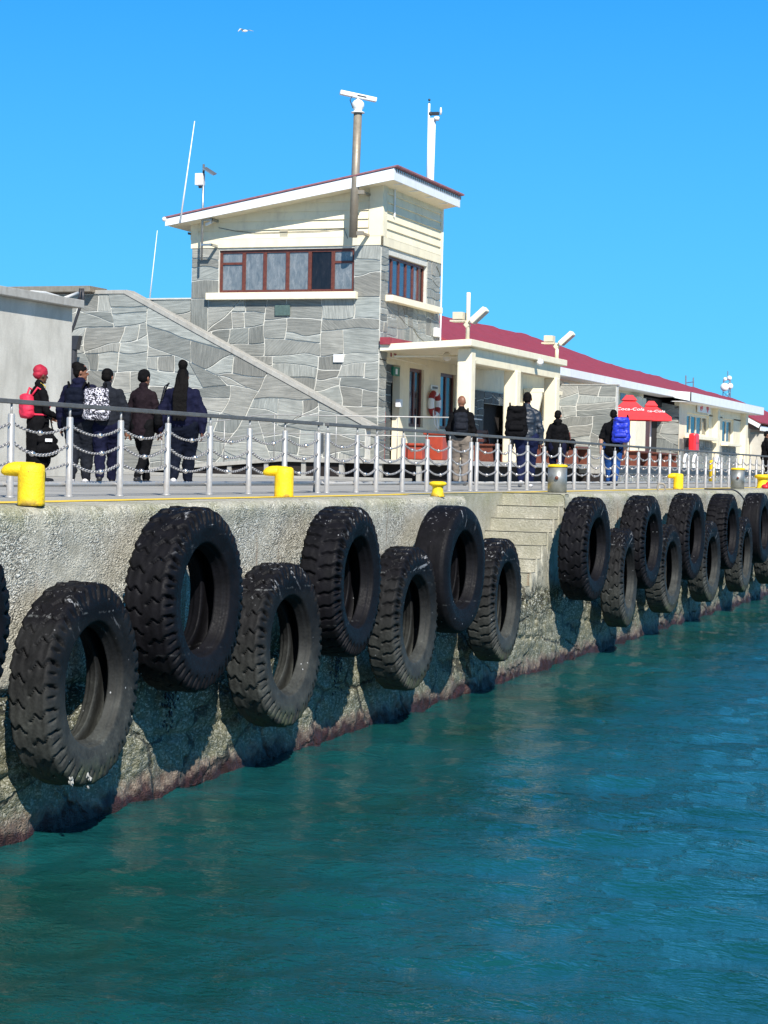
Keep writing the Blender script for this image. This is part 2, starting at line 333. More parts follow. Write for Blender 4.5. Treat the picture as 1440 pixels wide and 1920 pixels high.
# ---------------------------------------------------------------- mesh builder
def tag(o, label=None, cat=None, group=None, kind=None):
    for k, v in (('label', label), ('category', cat), ('group', group), ('kind', kind)):
        if v: o[k] = v
    return o
def empty(name, loc, rz=0.0):
    o = bpy.data.objects.new(name, None); col.objects.link(o); o.location = loc; o.rotation_euler = (0, 0, rz); o.empty_display_size = .2; return o
class MB:
    def __init__(s): s.v = []; s.f = []; s.mi = []; s.m = 0
    def add(s, vs, fs):
        b = len(s.v); s.v += [tuple(p) for p in vs]; s.f += [tuple(i+b for i in f) for f in fs]; s.mi += [s.m]*len(fs); return s
    def box(s, x0, x1, y0, y1, z0, z1):
        x0, x1 = min(x0, x1), max(x0, x1); y0, y1 = min(y0, y1), max(y0, y1); z0, z1 = min(z0, z1), max(z0, z1)
        return s.add([(x0, y0, z0), (x1, y0, z0), (x1, y1, z0), (x0, y1, z0), (x0, y0, z1), (x1, y0, z1), (x1, y1, z1), (x0, y1, z1)],
                     [(0, 3, 2, 1), (4, 5, 6, 7), (0, 1, 5, 4), (1, 2, 6, 5), (2, 3, 7, 6), (3, 0, 4, 7)])
    def obox(s, c, ax, ay, az):
        c = Vector(c); ax, ay, az = Vector(ax), Vector(ay), Vector(az); q = []
        for k in (-1, 1):
            for i, j in ((-1, -1), (1, -1), (1, 1), (-1, 1)): q.append(c+ax*i+ay*j+az*k)
        fs = [(0, 3, 2, 1), (4, 5, 6, 7), (0, 1, 5, 4), (1, 2, 6, 5), (2, 3, 7, 6), (3, 0, 4, 7)]
        if ax.cross(ay).dot(az) < 0: fs = [f[::-1] for f in fs]
        return s.add(q, fs)
    def prism(s, pts, ext):
        n = len(pts); e = Vector(ext); a = [Vector(p) for p in pts]; b = [p+e for p in a]
        nn = Vector((0, 0, 0))
        for i in range(n): nn += a[i].cross(a[(i+1) % n])
        fs = [tuple(range(n)), tuple(range(2*n-1, n-1, -1))] + [(i, i+n, (i+1) % n+n, (i+1) % n) for i in range(n)]
        if nn.dot(e) > 0: fs = [f[::-1] for f in fs]
        return s.add(a+b, fs)
    def tube(s, pts, r, n=10, cap=True):
        pts = [Vector(p) for p in pts]; rs = r if isinstance(r, (list, tuple)) else [r]*len(pts); vs = []; prev = None
        for i, p in enumerate(pts):
            d = (pts[min(i+1, len(pts)-1)]-pts[max(i-1, 0)]).normalized()
            if prev is None: u = d.orthogonal().normalized()
            else: u = (prev-d*prev.dot(d)).normalized()
            prev = u; w_ = d.cross(u)
            for k in range(n):
                a = 2*math.pi*k/n; vs.append(p+(u*math.cos(a)+w_*math.sin(a))*rs[i])
        fs = [(i*n+k, i*n+(k+1) % n, (i+1)*n+(k+1) % n, (i+1)*n+k) for i in range(len(pts)-1) for k in range(n)]
        if cap: fs += [tuple(range(n-1, -1, -1)), tuple(range((len(pts)-1)*n, len(pts)*n))]
        return s.add(vs, fs)
    def lathe(s, prof, c=(0, 0, 0), n=24, axis='z'):
        vs = []; c = Vector(c)
        for r, h in prof:
            for k in range(n):
                a = 2*math.pi*k/n; x, y = r*math.cos(a), r*math.sin(a)
                vs.append(c+Vector({'z': (x, y, h), 'y': (x, h, -y), 'x': (h, x, y)}[axis]))
        m = len(prof)
        fs = [(i*n+k, i*n+(k+1) % n, (i+1)*n+(k+1) % n, (i+1)*n+k) for i in range(m-1) for k in range(n)]
        if prof[0][0] > 1e-6: fs.append(tuple(range(n-1, -1, -1)))
        if prof[-1][0] > 1e-6: fs.append(tuple(range((m-1)*n, m*n)))
        return s.add(vs, fs)
    def sphere(s, c, r, n=16, sq=(1, 1, 1)):
        m = n//2; vs = []; c = Vector(c)
        for i in range(m+1):
            t = math.pi*i/m
            for k in range(n):
                a = 2*math.pi*k/n; vs.append(c+Vector((r*sq[0]*math.sin(t)*math.cos(a), r*sq[1]*math.sin(t)*math.sin(a), -r*sq[2]*math.cos(t))))
        return s.add(vs, [(i*n+k, i*n+(k+1) % n, (i+1)*n+(k+1) % n, (i+1)*n+k) for i in range(m) for k in range(n)])
    def build(s, name, mat, parent=None, smooth=False, bevel=0, world=True):
        me = bpy.data.meshes.new(name); off = Vector((0, 0, 0))
        if parent is not None and world:
            p = parent
            while p is not None: off += Vector(p.location); p = p.parent
        me.from_pydata([tuple(Vector(p)-off) for p in s.v], [], s.f)
        for m in (mat if isinstance(mat, (list, tuple)) else [mat]): me.materials.append(MAT[m])
        me.polygons.foreach_set('material_index', s.mi)
        if smooth: me.polygons.foreach_set('use_smooth', [True]*len(s.f))
        me.validate(); me.update()
        o = bpy.data.objects.new(name, me); col.objects.link(o)
        if parent is not None: o.parent = parent
        if bevel:
            b = o.modifiers.new('bevel', 'BEVEL'); b.width = bevel; b.segments = 2; b.limit_method = 'ANGLE'; b.angle_limit = R_(40)
        if smooth == 'auto':
            pass
        return o
def copy_tree(o, parent=None, loc=None):
    c = o.copy(); col.objects.link(c)
    if parent is not None: c.parent = parent
    if loc is not None: c.location = loc
    for ch in list(o.children): copy_tree(ch, c)
    return c
def np_mesh(name, V, F, mat, smooth=True, parent=None):
    me = bpy.data.meshes.new(name)
    me.vertices.add(len(V)); me.vertices.foreach_set('co', np.ascontiguousarray(V, dtype=np.float32).ravel())
    F = np.asarray(F, dtype=np.int32); n = F.shape[1]
    me.loops.add(F.size); me.loops.foreach_set('vertex_index', F.ravel())
    me.polygons.add(len(F)); me.polygons.foreach_set('loop_start', np.arange(0, F.size, n, dtype=np.int32)); me.polygons.foreach_set('loop_total', np.full(len(F), n, dtype=np.int32))
    me.polygons.foreach_set('use_smooth', np.full(len(F), smooth, dtype=bool))
    me.materials.append(MAT[mat]); me.update(calc_edges=True); me.validate()
    o = bpy.data.objects.new(name, me); col.objects.link(o)
    if parent is not None: o.parent = parent
    return o
def grid_faces(nx, ny):
    i, j = np.meshgrid(np.arange(nx-1), np.arange(ny-1), indexing='ij'); a = (i*ny+j).ravel()
    return np.stack([a, a+ny, a+ny+1, a+1], 1)
# value noise
_perm = rng.random((64, 64, 64)).astype(np.float32)
def vnoise(x, y, z):
    xi, yi, zi = np.floor(x).astype(int), np.floor(y).astype(int), np.floor(z).astype(int)
    fx, fy, fz = x-xi, y-yi, z-zi; fx = fx*fx*(3-2*fx); fy = fy*fy*(3-2*fy); fz = fz*fz*(3-2*fz)
    g = lambda a, b, c: _perm[(xi+a) % 64, (yi+b) % 64, (zi+c) % 64]
    l = lambda p, q, t: p+(q-p)*t
    return l(l(l(g(0, 0, 0), g(1, 0, 0), fx), l(g(0, 1, 0), g(1, 1, 0), fx), fy), l(l(g(0, 0, 1), g(1, 0, 1), fx), l(g(0, 1, 1), g(1, 1, 1), fx), fy), fz)-.5
def fbm(x, y, z, o=4):
    r = 0; a = 1.0
    for k in range(o): r = r+a*vnoise(x*2**k+k*7.3, y*2**k+k*3.1, z*2**k+k*5.7); a *= .5
    return r

# ================================================================ WATER
WZ = -2.48
xs = np.concatenate([np.linspace(-60, 2, 12)[:-1], 2+.034*(1.0042**np.arange(900)-1)/.0042])
ys = np.concatenate([.25-.034*(1.0062**np.arange(570)-1)/.0062])
X, Y = np.meshgrid(xs, ys, indexing='ij')
Zw = np.zeros_like(X)
dist = np.hypot(X-0, Y+7.5)
X = X.astype(np.float32); Y = Y.astype(np.float32); Zw = Zw.astype(np.float32); dist = dist.astype(np.float32)
stp = .034+.0046*np.maximum(X, -Y)
for k in range(84):
    lam = .13*(1.5/.13)**(rng.random()**1.1); a = R_(22)+rng.normal()*.60; kx, ky = math.cos(a)*2*math.pi/lam, math.sin(a)*2*math.pi/lam
    amp = .0040*lam**.82; ph = rng.random()*6.28
    fade = np.clip(1.25-stp/(lam*.42), 0, 1); arg = kx*X+ky*Y+ph+.7*np.sin(.35*X+.5*Y+ph).astype(np.float32)
    env = 1+.75*np.sin((.5+.3*math.cos(k*2.1))*X+(.6*math.sin(k*1.7))*Y+k)
    Zw += amp*fade*env*(np.sin(arg)+.22*np.sin(2*arg+1.2))
Zw *= (.85+.5*fbm(X*.12, Y*.16, X*0, 3)).astype(np.float32)
V = np.stack([X, Y, WZ+Zw], -1).reshape(-1, 3)
water = np_mesh('water', V, grid_faces(len(xs), len(ys))[:, ::-1], 'sea_water'); tag(water, kind='structure')
tag(np_mesh('seabed', np.array([(-60, -300, -9), (500, -300, -9), (500, 3, -9), (-60, 3, -9)], float), [(0, 1, 2, 3)], 'gravel'), kind='structure')

# ================================================================ QUAY WALL
REC0, REC1, RECD, LAND = 23.6, 28.0, .94, -1.44
def wall_disp(x, z, lip=True):
    d = .022*fbm(x*1.1, z*1.3+9, z*0, 5)+.007*fbm(x*9, z*9, x*0+3, 3)
    low = np.clip((-1.25-z)/.25, 0, 1)
    d = d+low*(.06*fbm(x*4, z*4, x*0+8, 4)+.03*fbm(x*14, z*14, x*0, 3))
    # broken construction joint
    crack = np.exp(-((z+1.42+.09*fbm(x*1.3, x*0, x*0+2, 3)*2)/.035)**2)*np.clip(vnoise(x*.9, x*0, x*0+5)+.45, 0, 1)
    d = d-.10*crack
    j = np.exp(-((z+1.95+.06*np.sin(x*1.7))/.03)**2)*.05*np.clip(vnoise(x*1.3, x*0+4, x*0)+.4, 0, 1)
    return d-j
def wall_section(xa, xb, mb_end=True):
    near = []; x = xa
    while x < xb: near.append(x); x += .022*max(1, (x-8)/10)
    near.append(xb); xs = np.array(near)
    t = np.concatenate([np.linspace(0, 1, 14)[:-1], np.linspace(1, 2, 9)[:-1], 2+np.cumsum(np.full(118, .0245))/1.0])
    # profile: t 0..1 flat top (y .96 -> .10), 1..2 rounded lip, >2 straight down
    prof = []
    for q in t:
        if q < 1: prof.append((RECD+.02-(RECD+.02-.09)*q, 0.0, 0, 1))
        elif q < 2: a = (q-1)*math.pi/2; prof.append((.09-.09*math.sin(a), -.09+.09*math.cos(a), math.sin(a), math.cos(a)))
        else: prof.append((0.0, -.09-(q-2), 1, 0))
    prof = np.array(prof)
    Xg, Tg = np.meshgrid(xs, np.arange(len(t)), indexing='ij')
    py, pz, ny, nz = (prof[Tg, i] for i in range(4))
    d = wall_disp(Xg, pz-py*.8)*np.clip(ny+.12, 0, 1)
    lip = .05*fbm(Xg*2.2, Xg*0+pz, Xg*0+1, 4)*np.exp(-((Tg-17)/5.0)**2)
    d = d+lip
    endr = .22*np.clip(1-(xb-Xg)/.30, 0, 1)**2*np.clip(ny+.0, 0, 1) if mb_end else 0
    endr2 = .0
    Yg = py-d*ny+endr; Zg = pz+np.where(nz > 0, np.minimum(d, .004)*nz, 0)
    V = np.stack([Xg, Yg, Zg], -1).reshape(-1, 3)
    return V, grid_faces(len(xs), len(t)), len(xs), len(t)
parts = []
VA, FA, a, b = wall_section(4.0, REC0); parts.append((VA, FA))
VC, FC, a2, b2 = wall_section(REC1, 112.0, False); parts.append((VC, FC))
# recess part: top follows the stair profile
def stair_h(x):
    k = np.ceil((REC1-x)/.28-1e-9); return np.clip(-.18*np.clip(k, 0, 8), LAND, 0)
xs_ = []
for k in range(8):
    e = REC1-.28*k; xs_ += list(np.linspace(e-.001, e-.279, 9))
xs_ = np.array(sorted(xs_+list(np.arange(REC0-.2, REC1-.28*8, .03))+[REC1+.02]))
tt = np.linspace(0, 1, 70)
Xg, Tg = np.meshgrid(xs_, tt, indexing='ij'); H = stair_h(np.minimum(Xg, REC1-.0005))
H = H-.012*np.abs(fbm(Xg*7, Xg*0, Xg*0, 3)); Zg = H+(-3.0-H)*Tg
Yg = -wall_disp(Xg, Zg)*np.clip(Tg*10, 0, 1)+.03*np.clip(1-Tg*14, 0, 1)**2+.25*np.clip(1-(Xg-(REC0-.2))/.10, 0, 1)
parts.append((np.stack([Xg, Yg, Zg], -1).reshape(-1, 3), grid_faces(len(xs_), len(tt))))
V = []; F = []; b0 = 0
for v, f in parts: V.append(v); F.append(f+b0); b0 += len(v)
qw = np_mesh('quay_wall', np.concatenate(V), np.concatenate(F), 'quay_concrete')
tag(qw, kind='structure')
# end faces and stair steps
st = MB()
for k in range(8):
    x1 = REC1-.28*k; z1 = -.18*(k+1)
    xa = x1-.28 if k < 7 else REC0-.05
    # tread slab with a slightly worn nosing, subdivided
    n = 18; yy = [0.005+(RECD+.03-.005)*i/n for i in range(n+1)]
    vs = []
    for i, y in enumerate(yy):
        wv = .010*vnoise(np.array([y*6.]), np.array([k*3.3]), np.array([.2]))[0]; w2 = .010*vnoise(np.array([y*11.]), np.array([k*5.3]), np.array([.7]))[0]
        vs += [(x1+.014, y, z1-.02), (x1+.008+w2, y, z1+.18-.016), (x1+.024+w2, y, z1+.18-.002+wv)]
    # riser of the step above
    fs = []
    for i in range(n):
        for j in range(2): fs.append((i*3+j, i*3+j+1, (i+1)*3+j+1, (i+1)*3+j))
    st.add(vs, fs)
    st.add([(xa, 0.02, z1), (x1+.035, 0.02, z1), (x1+.035, RECD+.03, z1), (xa, RECD+.03, z1)], [(0, 1, 2, 3)])
st.box(REC1+.032, REC1+.3, .02, RECD+.02, -3, -.012)
st.add([(REC1+.03, .03, -.003), (REC1+.4, .03, -.0025), (REC1+.4, RECD+.03, -.0025), (REC1+.03, RECD+.03, -.003)], [(0, 1, 2, 3)])
st.add([(REC0-.1, RECD+.01, LAND-.05), (REC1+.1, RECD+.01, LAND-.05), (REC1+.1, RECD+.01, -.001), (REC0-.1, RECD+.01, -.001)], [(0, 1, 2, 3)])
st.add([(REC0, .19, -3), (REC0, RECD+.02, -3), (REC0, RECD+.02, -.004), (REC0, .19, -.004)], [(0, 1, 2, 3)])
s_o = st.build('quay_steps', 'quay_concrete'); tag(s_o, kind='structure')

# ================================================================ DECK (ground)
g = MB()
g.add([(-40, RECD+.005, 0), (REC0, RECD+.005, 0), (REC1, RECD+.005, 0), (900, RECD+.005, 0), (900, 900, 0), (REC1, 900, 0), (REC0, 900, 0), (-40, 900, 0)], [(0, 1, 6, 7), (1, 2, 5, 6), (2, 3, 4, 5)])
tag(g.build('ground', 'deck'), kind='structure')
# painted edge line
def line_y(x): return .79+.0135*(x-13.7)
pl = MB(); x = 6.0; vs = []; fs = []; i = 0
while x < 110:
    hw = .22+.03*random.uniform(-1, 1); vs += [(x, line_y(x)-hw if not (REC0-.3 < x < REC1+.2) else max(line_y(x)-hw, RECD+.015), .0045), (x, line_y(x)+.085+.012*random.uniform(-1, 1)+(.06 if REC0-.3 < x < REC1+.2 else 0), .0045)]
    if i: fs.append((2*i-2, 2*i, 2*i+1, 2*i-1))
    x += .25; i += 1
pl.add(vs, fs); tag(pl.build('painted_line', 'yellow_line'), kind='structure')

# ================================================================ TYRE FENDERS
def tire_mesh(name, R, W, style, seed, N=30):
    """axis along local y; tread around, open hub; y runs from 0 (wall side) to -W (water side)"""
    nt_ = N*22
    prof = []   # (r, y in -1..1 , zone)  closed loop: outer tread -> front side -> bead -> inner -> rear
    hb = R*.575
    def arc(pts): prof.extend(pts)
    half = [(v) for v in np.linspace(0, 1, 17)]
    # front half outer
    for v in half:
        yv = v*.90; r = R*(1-.012*v**2-.030*max(0, v-.82)/.18)
        prof.append((r, yv))
    rb = R*.64
    for a in np.linspace(0, 1, 12)[1:]:   # shoulder to outer side wall to the rim edge
        r = R*.958+(rb-R*.958)*a
        yv = .90+.10*math.sin(min(a*2.2, 1)*math.pi/2)-.10*max(0, a-.55)/.45
        prof.append((r, yv))
    for r, yv in ((.625, .885), (.612, .84), (.606, .76), (.600, .66), (.588, .64), (.580, .56), (.572, .44), (.560, .36), (.552, .30), (.566, .26), (.62, .27), (.72, .38), (.82, .46), (.875, .42)): prof.append((R*r, yv))
    prof.append((R*.905, .2)); prof.append((R*.91, 0.0))
    P = prof + [(r, -y) for r, y in prof[-2:0:-1]]
    P = np.array(P); m = len(P)
    th = np.arange(nt_)/nt_*2*math.pi
    TH_, J = np.meshgrid(th, np.arange(m), indexing='ij')
    r = P[J, 0].copy(); yv = P[J, 1].copy()
    outer = (r > R*.86)&((J < 20)|(J > m-20))
    av = np.abs(yv); side = np.where(yv >= 0, 0.0, .5)
    if style != 'smooth':
        p = 2*math.pi/N
        zig = (.30 if style == 'wavy' else .12)*np.abs(((av*2.2+.2) % 1)*2-1)+(.30 if style == 'wavy' else .30)*av
        ph = ((TH_/p+side+zig) % 1); dg = np.minimum(ph, 1-ph)*p*R
        wid = (.015 if style == 'wavy' else .024)+.020*np.clip(av-.6, 0, 1)
        gr = 1/(1+np.exp((dg-wid*.5)/.0025))
        gr *= np.clip((av-.05)/.06, 0, 1)
        dep = (.024 if style == 'worn' else .030)*(1+.9*np.clip((av-.7)/.3, 0, 1))
        # ramped lug surface gives the scaly look of worn lugs
        ramp_ = (.020 if style == 'wavy' else .012)*(ph-.5)*np.clip((av-.10)/.1, 0, 1)
        disp = (-dep*gr+ramp_)*outer
        shoulder = np.clip((av-.80)/.1, 0, 1)*((r > R*.84)&((J < 24)|(J > m-24)))
        p2 = p/2; ph2 = (TH_/p2) % 1; g2 = 1/(1+np.exp((np.minimum(ph2, 1-ph2)*p2*R-.013)/.0022))*np.clip((av-.84)/.07, 0, 1)*(r > R*.86)*np.clip((r-R*.86)/(R*.04), 0, 1)*((J < 24)|(J > m-24))
        r = r+disp-.030*g2*outer; yv = yv-np.sign(yv)*(gr*shoulder*.10+g2*.09)
    wob = .006*np.sin(TH_*2+seed)+.004*np.sin(TH_*5+seed*2)
    nz = .005*fbm(np.cos(TH_)*4+seed, np.sin(TH_)*4, yv*2+J*.05, 4)
    r = r+wob+nz
    V = np.stack([r*np.cos(TH_), -W/2-yv*W/2, r*np.sin(TH_)], -1).reshape(-1, 3)
    i, j = np.meshgrid(np.arange(nt_), np.arange(m), indexing='ij')
    F = np.stack([i*m+j, ((i+1) % nt_)*m+j, ((i+1) % nt_)*m+(j+1) % m, i*m+(j+1) % m], -1).reshape(-1, 4)[:, ::-1]
    return np_mesh(name, V, F, 'rubber_upper')
protos = {}
def tire_obj(style, lower, seed):
    key = (style, lower, seed//2 % 2)
    if key not in protos:
        o = tire_mesh('fender_tire', .77, .36 if lower else .42, style, seed, (36 if style == 'worn' else 25)+(0, 3)[seed//2 % 2])
        o.data.materials[0] = MAT['rubber_lower' if lower else 'rubber_upper']; protos[key] = o; return o
    o = protos[key].copy(); col.objects.link(o); return o
TI = [(11.02, -.79, .76, 0, 'wavy'), (13.12, -1.33, .759, 1, 'wavy'), (14.87, -.79, .763, 0, 'wavy'), (16.89, -1.33, .768, 1, 'wavy'), (18.39, -.81, .757, 0, 'worn'),
      (20.41, -1.31, .795, 1, 'worn'), (21.84, -.83, .741, 0, 'smooth'), (23.83, -1.30, .772, 1, 'worn'), (28.12, -.79, .761, 0, 'wavy'), (30.52, -1.33, .78, 1, 'wavy'),
      (31.79, -.80, .769, 0, 'wavy'), (33.79, -1.32, .772, 1, 'worn'), (35.38, -.80, .78, 0, 'wavy'), (37.45, -1.33, .78, 1, 'wavy'), (39.0, -.80, .75, 0, 'worn'),
      (41.16, -1.33, .78, 1, 'wavy'), (42.9, -.82, .76, 0, 'smooth'), (44.8, -1.35, .77, 1, 'wavy'), (46.7, -.8, .76, 0, 'worn')]
TL = ["black tire cut off by the left edge of the photo, on the quay wall", "big lower black tire nearest the camera, with pale silt and white shells at its foot",
      "largest upper black tire on the quay wall, second from the left edge", "lower black tire between the two deeply lugged upper tires, grey silt in its bore",
      "upper black tire with white splashes inside its hub and a ribbed foot", "lower black tire left of the smooth bald upper tire, white dropping on its top",
      "smooth bald upper black tire left of the quay steps", "lower black tire hanging in front of the quay steps", "upper black tire with white smeared crown just right of the quay steps",
      "lower black tire, first one to the right of the quay steps", "upper black tire below the right grey steel bollard's left neighbour, second right of the steps",
      "lower black tire, second one to the right of the quay steps", "upper black tire below the yellow hook bollard on the right, third right of the steps",
      "lower black tire, third one to the right of the quay steps", "upper black tire, fourth right of the steps, below the far steel bollard",
      "lower black tire, fourth one to the right of the quay steps", "smooth upper black tire near the right edge of the photo",
      "lower black tire cut off by the right edge of the photo", "farthest upper black tire at the right edge behind the smooth one"]
for i, (x, z, R, lo, stl) in enumerate(TI):
    o = tire_obj(stl, lo, i)
    dy = .13 if not lo else .11; px_ = 720+FPX*(Vector((x, -.3, z))-CAM).dot(Rv)/(Vector((x, -.3, z))-CAM).dot(Fv)
    kz = 1-dy/7.25; x -= dy*.938/(.938*(2085-px_)/FPX); z = .36+(z-.36)*kz; R *= kz
    s = R/.77; o.scale = (s, 1, s); o.location = (x, -.20 if not lo else -.16, z)
    o.rotation_euler = (R_(random.uniform(-1.5, 1.5)), R_(0 if i == 0 else random.uniform(0, 360)), R_(random.uniform(-2.5, 2.5)))
    o['label'] = TL[i]; o['category'] = 'tire fender'; o['group'] = 'tire fenders hanging on the quay wall'
# mussels
def mussels(cx, cy, cz, n, sx, sz, mat, label, sz0=.014, nm='mussels'):
    m = MB()
    for _ in range(n):
        p = (cx+random.gauss(0, sx), cy-abs(random.gauss(0, .02)), cz+random.gauss(0, sz)); r = sz0*random.uniform(.7, 1.5)
        b = len(m.v); m.sphere((0, 0, 0), r, 8, (.55, .5, 1.15)); a = Matrix.Rotation(random.uniform(-.9, .9), 3, 'Y')@Matrix.Rotation(random.uniform(-.6, .6), 3, 'X')
        for k in range(b, len(m.v)): m.v[k] = tuple(a@Vector(m.v[k])+Vector(p))
    o = m.build(nm, mat, smooth=True); tag(o, label, 'mussels', kind='stuff'); return o
mussels(15.02, -.05, -1.55, 120, .05, .17, 'mussel', 'cluster of dark mussels on the wall beside the lowest left tire')
mussels(18.9, -.05, -1.62, 130, .06, .16, 'mussel', 'cluster of dark mussels on the wall right of the second lower tire')
p1 = un(128, 1464, Y=-.50); p2 = un(163, 1452, Y=-.51)
mussels(p1.x, -.50, p1.z, 6, .02, .03, 'shell', 'white shells stuck under the foot of the nearest lower tire', .017, 'shells')
mussels(p2.x, -.51, p2.z, 7, .02, .035, 'shell', 'small white shells at the foot of the nearest lower tire, right clump', .015, 'shells')
rp = MB(); a_, b_ = un(1367, 928, Y=-.02), un(1389, 985, Y=-.12); pts = []
for k in range(14):
    t = k/13; pts.append((a_.x+(b_.x-a_.x)*t, -.06-.25*math.sin(t*math.pi*.6), .02-(.02-b_.z)*t**1.8))
rp.tube([(a_.x, .5, .02)]+pts, .016, 6); tag(rp.build('mooring_rope', 'dark_metal', smooth=True), 'black rope looping over the quay edge between two far upper tires', 'rope')

# ================================================================ RAILING
RY = 1.70
post = MB(); post.lathe([(.045, 0), (.045, .012), (.032, .014), (.032, .735), (.028, .75), (.0, .755)], n=14); post.tube([(0, 0, .74), (0, 0, .84)], .011, 8)
post.tube([(0, .0, .12), (0, .07, .12)], .012, 6)
post_p = post.build('post', 'steel', smooth=True)
def oval(m, c, d, up, L, r, wr):
    pts = []; d = Vector(d).normalized(); up = Vector(up); up = (up-d*up.dot(d)).normalized(); c = Vector(c)
    vs = []; n = 8; k_ = 4; bn = d.cross(up)
    for i in range(n):
        a = 2*math.pi*i/n; cx, cy = math.cos(a), math.sin(a); p = c+d*(cx*L)+up*(cy*wr); nr = (d*cx*wr+up*cy*L).normalized()
        for j in range(k_): b = 2*math.pi*j/k_; vs.append(p+nr*math.cos(b)*r+bn*math.sin(b)*r)
    m.add(vs, [(i*k_+j, ((i+1) % n)*k_+j, ((i+1) % n)*k_+(j+1) % k_, i*k_+(j+1) % k_) for i in range(n) for j in range(k_)])
def chain_mesh(sag, L=1.0):
    m = MB(); n = 34; f = lambda t: Vector((t*L, 0, -4*sag*t*(1-t)))
    for i in range(n):
        t = (i+.5)/n; d = f(t+.01)-f(t-.01)
        oval(m, f(t), d, (0, .7, .7) if i % 2 else (0, -.7, .7), .0215, .0055, .0125)
    return m
chains = []
for sag in (.085, .095, .075):
    o = chain_mesh(sag).build('chain', 'chain_metal', smooth=True); chains.append((o, sag))
ballm = MB().sphere((0, 0, 0), .027, 12).build('ball', 'ball_metal', smooth=True)
used = set()
def inst(o, parent, loc, sc_=None):
    if o.name in used: c = o.copy(); col.objects.link(c)
    else: c = o; used.add(o.name)
    c.parent = parent; c.location = loc
    if sc_: c.scale = sc_
    return c
def rail_section(xsl, label, x_start, x_end, missing=()):
    th = empty('guard_rail', (xsl[0], RY, 0)); x0 = xsl[0]
    tag(th, label, 'railing', 'steel guard rails along the quay edge')
    for x in xsl: c = inst(post_p, th, (x-x0, 0, 0)); c.rotation_euler = (0, R_(random.uniform(-.7, .7)), random.uniform(-.3, .3))
    MB().box(x_start, x_end, RY-.028, RY+.028, .838, .880).build('top_rail', 'rail_dark', th, bevel=.006)
    MB().tube([(x_start+.05, RY+.07, .12), (x_end-.05, RY+.07, .12)], .026, 12).build('bottom_rail', 'steel', th, smooth=True)
    for a, b in zip(xsl[:-1], xsl[1:]):
        if (b-a) < .6: continue
        for zc, (co, sag) in zip((.665, .495, .32), chains):
            sg = random.uniform(.85, 1.15); c = inst(co, th, (a-x0+.03, -.005, zc), ((b-a-.06), 1, sg))
            t = random.uniform(.3, .68); bl = inst(ballm, c, (t, 0, -4*sag*t*(1-t))); bl.scale = (1/(b-a-.06), 1, 1/sg)
    return th
s1 = [12.2, 13.25, 14.3, 15.33, 16.39, 17.40, 18.43, 19.46, 20.50, 21.53, 22.58]
rail_section(s1, 'nearest long railing with chains, behind the two big yellow hook bollards at left', 11.8, 22.66)
s2 = [22.88, 23.91, 24.64, 25.67, 26.71, 27.73, 28.76]
rail_section(s2, 'short middle section of chained railing behind the small yellow bollard', 22.84, 28.86)
s3 = [29.06, 30.13] + [30.84+1.031*k for k in range(31)]
rail_section(s3, 'long far section of chained railing running to the right edge', 29.0, s3[-1]+.1)
# gate leaf behind the gap
gt = empty('rail_gate', (23.62, 2.15, 0)); tag(gt, 'short twisted steel gate post standing behind the gap in the railing', 'gate')
MB().tube([(23.62, 2.15, 0), (23.63, 2.15, .78)], .034, 12).build('post', 'steel', gt, smooth=True)
MB().obox((23.66, 2.10, .62), (.05, 0, .02), (0, .012, 0), (-.01, 0, .12)).build('latch_plate', 'rail_dark', gt)
MB().tube([(22.95, 2.12, .11), (23.6, 2.15, .12), (23.75, 2.1, .14)], .022, 10).build('bottom_rail', 'steel', gt, smooth=True)

# ================================================================ BOLLARDS
def hook_bollard(px, pyb, pxl, pxr, pyt, label, yb=None):
    p = un(px, pyb, Z=0.0)
    if yb is not None: p = un(px, 900, Y=yb)
    s = FPX/((p-CAM).dot(Fv)); r = .135 if yb is None else .14
    H = (pyb-pyt)/s; th = empty('hook_bollard', (p.x, p.y, 0)); tag(th, label, 'bollard', 'yellow hook bollards on the quay edge')
    r = .103
    m = MB(); pr = [(r*1.02, 0), (r, .02), (r*.99, H*.6), (r*1.0, H*.78), (r*.99, H*.88), (r*.90, H*.955), (r*.70, H*.99), (0, H)]
    m.lathe(pr, (p.x, p.y, 0), 28); m.build('shaft', 'yellow_paint', th, smooth=True)
    m = MB(); d = Vector((-.34, .94, 0)); c0 = Vector((p.x, p.y, H*.82))   # nose points left in the photo, across the quay
    pts = [c0-d*.03, c0+d*.08, c0+d*.13, c0+d*.17, c0+d*.205, c0+d*.228]; rr = [.050, .054, .052, .047, .036, .014]
    vs = []; n = 16
    for q, rad, dz in zip(pts, rr, (0, .0, 0, -.004, -.012, -.02)):
        sd = Vector((d.y, -d.x, 0))
        for k in range(n):
            a = 2*math.pi*k/n; vs.append(q+sd*math.cos(a)*rad*1.35+Vector((0, 0, math.sin(a)*rad*1.05+dz+.01)))
    fs = [(i*n+k, i*n+(k+1) % n, (i+1)*n+(k+1) % n, (i+1)*n+k) for i in range(5) for k in range(n)]+[tuple(range(5*n, 6*n))]
    m.add(vs, fs); m.build('hook', 'yellow_paint', th, smooth=True)
    return p, H
hook_bollard(58, 948, 5, 85, 868, 'large yellow hook bollard at the far left of the quay edge')
hook_bollard(532, 932, 490, 551, 875, 'yellow hook bollard in front of the first railing, left of its end', None)
hook_bollard(1272, 916, 1253, 1286, 886, 'small distant yellow hook bollard right of the blue backpack walker', .9)
